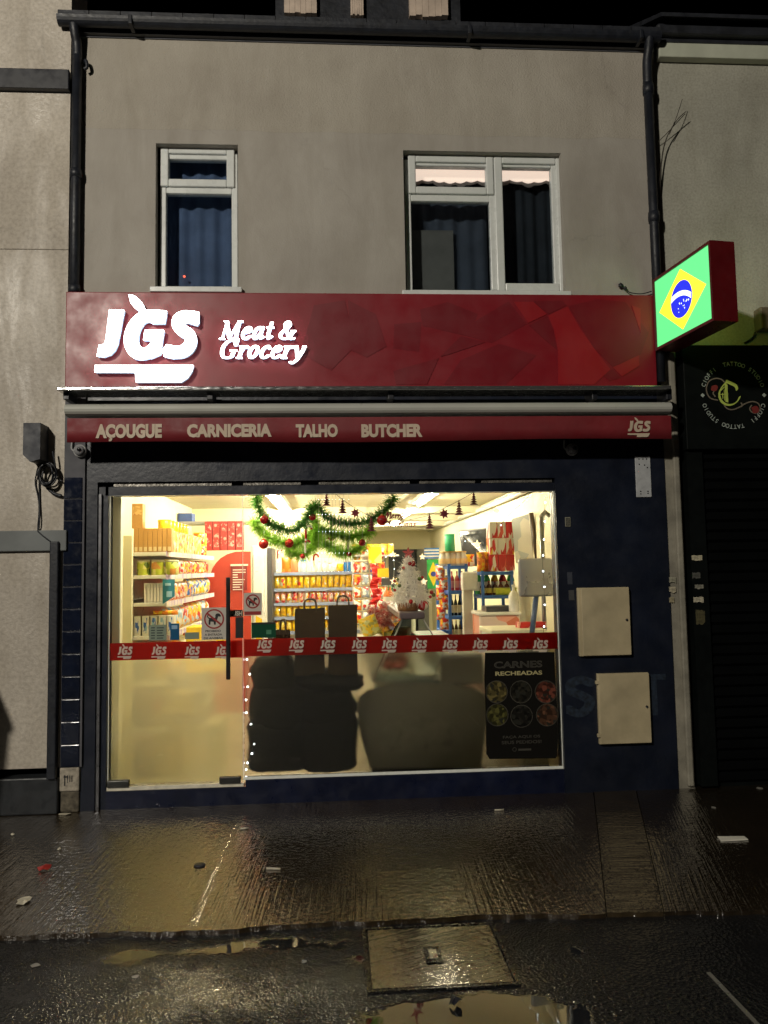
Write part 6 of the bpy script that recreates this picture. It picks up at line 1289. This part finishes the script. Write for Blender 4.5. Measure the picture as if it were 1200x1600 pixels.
for px, py, y, r, lab in ((413, 812, .27, .042, 'glittery red bauble in the dip of the garland nearest the door edge'), (488, 808, .30, .034, 'red bauble hanging under the peak between the two garland swags'), (597, 813, .28, .050, 'plain dark red bauble touching the lettering cut-out'), (412, 850, .7, .050, 'red bauble hanging below the bright garland over the fridge'), (452, 849, .7, .046, 'dull red bauble below the bright garland over the orange bags'), (566, 848, .7, .036, 'shiny red bauble with a white bow above the snack rack'), (473, 869, 1.1, .028, 'small red bauble below the lowest garland, nearer the fridge'), (545, 866, 1.1, .030, 'small red bauble below the lowest garland, nearer the snack rack'), (518, 840, .8, .035, 'red bauble among the light strings in the middle of the window')): bauble(px, py, y, r, lab)
CANE = printed('cane_print', [(REDC, 1), (WHT, 1)], 14, .3, (.05, .05, 2.2))
for px, py, y, s, lab in ((478, 828, .45, .085, 'candy cane hanging just below the garland peak'), (477, 850, .5, .07, 'second candy cane, hung below the first one'), (544, 845, .8, .07, 'candy cane over the white bottles'), (490, 872, 1.1, .08, 'large candy cane below the lowest garland in the middle'), (434, 862, .9, .06, 'candy cane over the fridge beside a red bauble')):
    c = W(px, py, y); tag(MB().tube(smooth_path([c+Vector((0, 0, -s)), c+Vector((0, 0, 0)), c+Vector((s*.15, 0, s*.35)), c+Vector((s*.45, 0, s*.3)), c+Vector((s*.5, 0, s*.05))]), s*.1, 8).build('candy_cane', CANE, None, c), lab, 'candy cane', 'candy canes on the garlands')
DRO = mat('dark_red_ornament', (.13, .010, .022), .4, var=.3, vs=30)
def bell(px, py, y, s, kind, lab):
    s *= 1.3
    c = W(px, py, y); t = thing('hanging_ornament', lab, 'ornament', c, 'dark red ornaments on the string'); m = MB()
    if kind == 'tree':
        for k in range(5): rr = s*(.16+.085*k); z = c.z-s*.28*k; m.lathe([(rr*.25, z-c.z+s*.06), (rr, z-c.z-s*.16), (rr*.85, z-c.z-s*.20), (rr*.2, z-c.z-s*.21)], c, 9)
        m.build('brush', DRO, t); MB().tube([c+Vector((0, 0, s*.06)), c+Vector((0, 0, s*.25))], s*.04, 5).build('loop', DRO, t)
    else:
        pts = []
        for k in range(14): a = 2*PI*k/14; rr = s*(.95 if k % 2 == 0 else .5); pts.append(c+Vector((rr*math.cos(a)*.8, 0, -s*.5+rr*math.sin(a)*.8)))
        m.prism(pts, (0, .006, 0)); m.build('leaf', DRO, t); MB().tube([c+Vector((0, 0, s*.2)), c+Vector((0, 0, s*.35))], s*.04, 5).build('loop', DRO, t)
sy = .22
for p, labl in (([(516, 765), (540, 784), (562, 798), (580, 807), (600, 813)], 'thin ornament string slanting down from the head of the window'), ([(640, 812), (670, 805), (700, 791), (725, 778), (745, 766)], 'thin ornament string rising to the head of the window')):
    tag(MB().tube(smooth_path([W(a, b, sy) for a, b in p]), .002, 5).build('ornament_string', BLACKP, None, tuple(W(*p[0], sy))), labl, 'string')
for px, py, s, k, lab in ((510, 772, .05, 'tree', 'dark red tree ornament at the top of the slanting string'), (535, 782, .055, 'tree', 'dark red tree ornament on the slanting string above the garland'), (555, 796, .04, 'leaf', 'dark red leaf ornament on the slanting string'), (580, 810, .055, 'tree', 'dark red tree ornament next to the plain bauble'), (671, 806, .055, 'tree', 'dark red tree ornament at the low end of the rising string'), (694, 797, .042, 'leaf', 'dark red leaf ornament on the rising string'), (717, 785, .055, 'tree', 'dark red tree ornament in the middle of the rising string'), (740, 771, .05, 'tree', 'dark red tree ornament at the high end of the rising string')): bell(px, py, sy, s, k, lab)
# cut-out lettering
MC = Ras(-6, -40, 190, 70, 5)
for body, y0, k in (('m', 0, 0),): pass
def scr(strokes, ox, oy):
    for s in strokes: MC.nib([(x+ox-.25*y, y+oy) for x, y in s], 3.4, 2.3, -.5)
scr([[(0, 0), (6, -26), (10, -30), (12, 0)], [(12, 0), (20, -28), (25, -30), (27, 2), (32, -2)]], 10, 0)
scr([[(0, -8), (8, -12), (6, -18), (0, -12), (2, 0), (12, -4)]], 44, 0)
for ox in (60, 74): scr([[(0, -14), (4, -16), (4, 0)], [(4, -10), (10, -16), (13, -14)]], ox, 0)
scr([[(0, -16), (2, -2), (10, -4), (13, -16)], [(13, -16), (8, 10), (-6, 12), (-2, 2), (18, -6)]], 90, 0)
scr([[(18, -22), (8, -30), (0, -14), (4, 0), (16, -2)]], 6, 46); scr([[(2, -32), (0, 0)], [(0, -8), (8, -16), (10, 0), (15, -2)]], 28, 46); scr([[(0, -14), (3, -16), (2, 0)], [(2, -10), (9, -16)]], 48, 46); scr([[(0, -16), (0, 0), (5, -2)], [(1, -23), (2, -22)]], 64, 46); scr([[(10, -15), (2, -15), (9, -5), (0, 0)]], 76, 46)
scr([[(4, -28), (0, 0), (6, -2)], [(-4, -18), (10, -18)]], 94, 46); scr([[(0, -15), (0, 0)], [(1, -10), (8, -16), (8, 0)], [(8, -10), (16, -16), (16, 0), (20, -2)]], 108, 46); scr([[(10, -14), (2, -14), (1, -1), (10, -4), (12, -16), (12, 0), (17, -2)]], 134, 46); scr([[(10, -15), (2, -15), (9, -5), (0, 0)]], 156, 46)
vf = fill(MC.loops(2, .3), .004); a, b = W(600, 824, .24), W(650, 799, .24)
ms = thing('lettering_cutout', 'dark red festive lettering cut-out hanging beside the plain bauble', 'decoration', ((a.x+b.x)/2, .24, a.z)); mb = MB(); mb.add(*onto(fit(vf, a.x, a.z, b.x, b.z), (0, .24, 0), *FRONT)); mb.build('lettering', DRO, ms)
MB().tube([(a.x+.06, .24, b.z-.01), (a.x+.06, .24, IZ-.02)], .001, 4).build('thread', GREYM, ms)
# stars and fairy lights
BULB = emit('fairy_bulb', (.75, .88, 1.0), 9, False); WIRE = mat('pale_wire', (.35, .36, .33), .5); DWIRE = mat('dark_wire', (.04, .05, .04), .5); STAR = emit('lit_star', (1, .85, .55), 1.1, False)
BB = None
def light_string(path, n, lab, wire=WIRE, r=.0042, wr=.0011, jit=.0):
    global BB
    P = smooth_path(path, 10); t = thing('fairy_lights', lab, 'fairy lights', P[0], 'fairy light strings in the window'); MB().tube(P, wr, 4).build('wire', wire, t); rs = random.Random(len(lab)+n)
    for k in range(n):
        p = P[int((k+.5)/n*(len(P)-1))]
        if BB is None: BB = MB().ball((0, 0, 0), 1, 1).build('bulb', BULB, t); o = BB; me = BB.data
        else: o = bpy.data.objects.new('bulb', BB.data); COL.objects.link(o); o.parent = t
        o.location = p-P[0]+Vector((rs.uniform(-jit, jit), 0, 0)); o.scale = (r, r, r)
cols = (497, 503, 508, 514, 519, 524, 530, 537, 545)
for i, px in enumerate(cols):
    light_string([W(px, 772, .2), W(px+1, 830, .2), W(px-1, 900, .2), W(px+(i % 3)-1, 985, .2)], 7, f'thin light string hanging in the curtain over the paper bags, {ORD[i]} from the door', r=.0016)
light_string([W(384, 1020, .10), W(390, 1050, .10), W(386, 1075, .10), W(384, 1105, .10), W(392, 1128, .10), W(398, 1150, .10), W(394, 1172, .10), W(386, 1190, .10), W(384, 1203, .10)], 11, 'bright light string hanging behind the frosted glass at the door edge', DWIRE, .007, .002)
light_string([W(852, 775, .14), W(850, 830, .14), W(848, 880, .14), W(851, 930, .14), W(849, 990, .14)], 8, 'light string running down beside the silver monitor', DWIRE, .006, .0018)
light_string([W(864, 772, .13), W(866, 850, .13), W(868, 940, .13), W(872, 1040, .13), W(876, 1190, .13)], 16, 'light string along the far edge of the shop window', DWIRE, .0035, .0015)
light_string([W(780, 822, 1.4), W(800, 800, 1.3), W(820, 782, 1.2), W(830, 770, 1.1)], 6, 'light string rising to the ceiling behind the red boxes', DWIRE, .005, .0025)
light_string([W(436, 860, .6), W(433, 900, .6), W(437, 960, .6)], 6, 'light string hanging in front of the fridge side', r=.003)
light_string([W(600, 870, 2.2), W(612, 866, 2.2), W(616, 885, 2.2), W(614, 910, 2.2)], 5, 'light string curling in front of the dark doorway', r=.005, wr=.003)
light_string([W(718, 832, 2.4), W(728, 845, 2.4), W(748, 852, 2.4), W(752, 870, 2.4)], 5, 'light string curling across the black television', r=.005, wr=.003)
for px, py, y, s, lab in ((614, 866, 2.1, .05, 'lit star before the dark doorway, the upper one'), (615, 908, 2.1, .055, 'lit star beside the white tree, nearer the ribbon'), (662, 909, 2.1, .06, 'lit star beside the white tree, nearer the flags'), (660, 870, 2.6, .05, 'small lit star beside the striped flag'), (746, 850, 2.3, .06, 'lit star hanging in front of the black television'), (776, 797, 1.9, .05, 'faint star hanging below the ceiling above the television'), (628, 893, .9, .03, 'tiny star hanging against the white tree')):
    c = W(px, py, y); tag(MB().prism([c+Vector((.72*s*(1 if k % 2 == 0 else .42)*math.sin(k*PI/5), 0, .72*s*(1 if k % 2 == 0 else .42)*math.cos(k*PI/5))) for k in range(10)], (0, .012, 0)).build('star_light', STAR, None, c), lab, 'star light', 'lit stars in the shop')
# ---------------------------------------------------------------- sacks, bags and notices just behind the glass
SACK = mat('black_sack', (.011, .0105, .009), .8, var=.4, vs=8, bmp=.5, bs=14, spec=.2); KRAFT = sheet('kraft_paper', (.060, .046, .030), .05)
def sack(px0, py0, px1, py1, y, dep, lab, seed, tilt=0.0, pw=3.2):
    a, b = W(px0, py1, y), W(px1, py0, y); c = (a+b)/2; c.y = y+dep/2; rs = random.Random(seed); vs, fs = [], []; N, Mm = 28, 16; ph = [rs.uniform(0, 6) for _ in range(6)]
    for j in range(Mm+1):
        v = PI*(j/Mm-.5)
        for i in range(N):
            u = 2*PI*i/N; f = lambda t: math.copysign(abs(t)**(2/pw), t)
            x, y_, z = f(math.cos(v))*f(math.cos(u)), f(math.cos(v))*f(math.sin(u)), f(math.sin(v)); k = 1+.05*math.sin(3*u+4*v+ph[0])+.035*math.sin(7*u-5*v+ph[1])+.03*math.sin(10*v+ph[2])+.02*math.sin(13*u+9*v+ph[3])
            p = Vector((x*(b.x-a.x)/2*k, y_*dep/2*k, z*(b.z-a.z)/2*(.98+.02*k))); p = Matrix.Rotation(tilt, 3, 'Y') @ p; vs.append(c+p)
    for j in range(Mm):
        for i in range(N): q = j*N+i; fs.append([q, j*N+(i+1) % N, (j+1)*N+(i+1) % N, (j+1)*N+i])
    tag(MB().add(vs, fs, True).build('charcoal_sack', SACK, None, (c.x, c.y, a.z)), lab, 'sack', 'dark sacks stacked behind the frosted window')
sack(383, 1120, 482, 1213, .09, .34, 'dark sack at the bottom of the stack, nearer the door', 1, 0, 4.5); sack(466, 1115, 559, 1213, .09, .34, 'dark sack at the bottom of the stack, nearer the counter', 2, 0, 4.5)
sack(386, 1068, 484, 1152, .08, .36, 'dark sack in the middle of the stack, nearer the door', 3, .10, 3.4); sack(458, 1076, 554, 1150, .10, .34, 'dark sack in the middle of the stack, nearer the counter', 4, -.12, 3.2)
sack(392, 1022, 462, 1100, .11, .30, 'dark sack at the top of the stack, under the small bag', 5, -.12, 3.4); sack(454, 1046, 572, 1088, .08, .34, 'flattened dark sack under the two large paper bags', 6, .09, 2.1)
def paper_bag(px0, px1, pyt, pyb, y, dep, lab, hpx, lean=0.0, name='paper_bag', m=KRAFT):
    a, b = W(px0, pyb, y), W(px1, pyt, y); cx, wd = (a.x+b.x)/2, (b.x-a.x)/2; t = thing(name, lab, 'paper bag', (cx, y+dep/2, a.z), 'paper carrier bags in the window'); n = 6; vs, fs = [], []
    for j in range(n+1):
        f = j/n; k = 1-.05*f; dd = dep/2*(1-.35*f); g = .02*math.sin(f*PI)
        ring_ = [(-wd*k, -dd), (0, -dd-.004*math.sin(f*7)), (wd*k, -dd), (wd*k-.03*f, 0), (wd*k, dd), (0, dd), (-wd*k, dd), (-wd*k+.03*f, 0)]
        vs += [(cx+x+lean*f*(b.z-a.z)+.004*math.sin(5*f+i), y+dep/2+yy, a.z+f*(b.z-a.z)+(.004*math.sin(i*2.1) if j == n else 0)) for i, (x, yy) in enumerate(ring_)]
    for j in range(n):
        for i in range(8): q = j*8+i; fs.append([q, j*8+(i+1) % 8, (j+1)*8+(i+1) % 8, (j+1)*8+i])
    fs.append(list(range(8))); MB().add(vs, fs).build('bag_body', m, t)
    for s in (-1, 1):
        yy = y+dep/2+s*dep*.30; h = W(px0, hpx, y).z-b.z; off = lean*(b.z-a.z)
        MB().tube(smooth_path([(cx+off-wd*.40, yy, b.z-.03), (cx+off-wd*.38, yy, b.z+h*.55), (cx+off-wd*.2, yy, b.z+h*.95), (cx+off+wd*.2, yy, b.z+h*.95), (cx+off+wd*.38, yy, b.z+h*.55), (cx+off+wd*.40, yy, b.z-.03)]), .006, 6).build('handle', mat('twisted_handle', (.07, .045, .025), .7), t)
paper_bag(459, 506, 951, 1056, .12, .14, 'large paper carrier bag on the dark sacks, nearer the small bag', 937, .02)
paper_bag(512, 557, 946, 1056, .12, .15, 'large paper carrier bag on the dark sacks, beside the counter', 932, .02)
paper_bag(431, 452, 985, 1036, .16, .10, 'small paper carrier bag standing behind the green notice', 969)
o = notice('green_notice', (393, 972, 431, 997), 'dark green notice with a pale header stuck low on the window', sheet('dark_green_notice', (.02, .09, .05), .25), -.006); a, b = W(393, 976, -.007), W(431, 972, -.007); MB().box((a.x, -.0075, a.z), (b.x, -.0061, b.z)).build('header', SBLK, o); # its lettering is not legible in the photograph
m2 = MB(); a, b = W(416, 991, -.007), W(424, 984, -.007); m2.box((a.x, -.0072, a.z), (b.x, -.0062, b.z)).build('mark', mat('mid_green', (.05, .2, .11), .5), o)
# the meat poster
PYY = -.012
a, b = W(759, 1185, PYY), W(872, 1022, PYY); po = thing('meat_poster', 'black meat poster with round food pictures on the frosted window', 'poster', ((a.x+b.x)/2, PYY, a.z))
pp = [W(x, y, PYY) for x, y in ((758, 1020), (866, 1019), (868, 1060), (871, 1110), (872, 1150), (871, 1180), (868, 1185), (765, 1186), (760, 1178), (759, 1110), (757, 1060))]
MB().prism(pp, (0, .006, 0)).build('board', sheet('black_poster', (.016, .015, .013), .35), po)
CRM = mat('cream_letter', (.42, .37, .18), .5); OUT = mat('outline_letter', (.062, .056, .042), .5)
m = MB(); text_px(m, 'RECHEADAS', 774, 1047.5, 847, 1056, PYY-.0008, .03); m.build('lettering', CRM, po)
vs, fs = text2d('CARNES', .03); m = MB(); text_px(m, 'CARNES', 772, 1032, 847, 1044.5, PYY-.0006, .035); m.build('outline_lettering', OUT, po); m = MB(); text_px(m, 'CARNES', 773.2, 1033.2, 845.8, 1043.3, PYY-.0014, -.006); m.build('letter_core', mat('letter_core', (.022, .02, .017), .5), po)
m = MB(); text_px(m, 'FAÇA AQUI OS', 786, 1148, 844, 1155, PYY-.0008, .01); text_px(m, 'SEUS PEDIDOS!', 784, 1156, 846, 1163, PYY-.0008, .01); m.build('faint_lettering', mat('faint_letter', (.055, .05, .04), .5), po)
m = MB(); ring(m, 804, 1171, 3.2, .8, PYY-.0008, False); m.box((W(810, 1173, PYY).x, PYY-.001, W(810, 1173, PYY).z), (W(830, 1173, PYY).x, PYY-.0003, W(810, 1170, PYY).z)); m.build('contact_mark', MATS['faint_letter'], po)
FOODS = [(776, 1081, (.30, .24, .08)), (814, 1081, (.05, .045, .03)), (853, 1081, (.34, .10, .06)), (777, 1117, (.20, .19, .05)), (815, 1119, (.035, .032, .025)), (855, 1117, (.28, .13, .07))]
for i, (x, y, c) in enumerate(FOODS):
    q = W(x, y, PYY); u = (W(x+1, y, PYY)-q).length; r = 17*u; n = 36
    c = tuple(v*.25 for v in c); f = MB().prism([q+Vector((r*math.cos(2*PI*k/n)*.92, -.0014, r*math.sin(2*PI*k/n))) for k in range(n)], (0, .0012, 0)).build('food_picture', printed(f'food_{i}', [(c, 4), (tuple(v*1.9 for v in c), 2), (tuple(v*.4 for v in c), 4), ((.02, .02, .015), 2)], 46), po)
    mm = MB(); ring(mm, x, y, 17.3, .9, PYY-.0017, False); mm.build('picture_border', OUT, f)
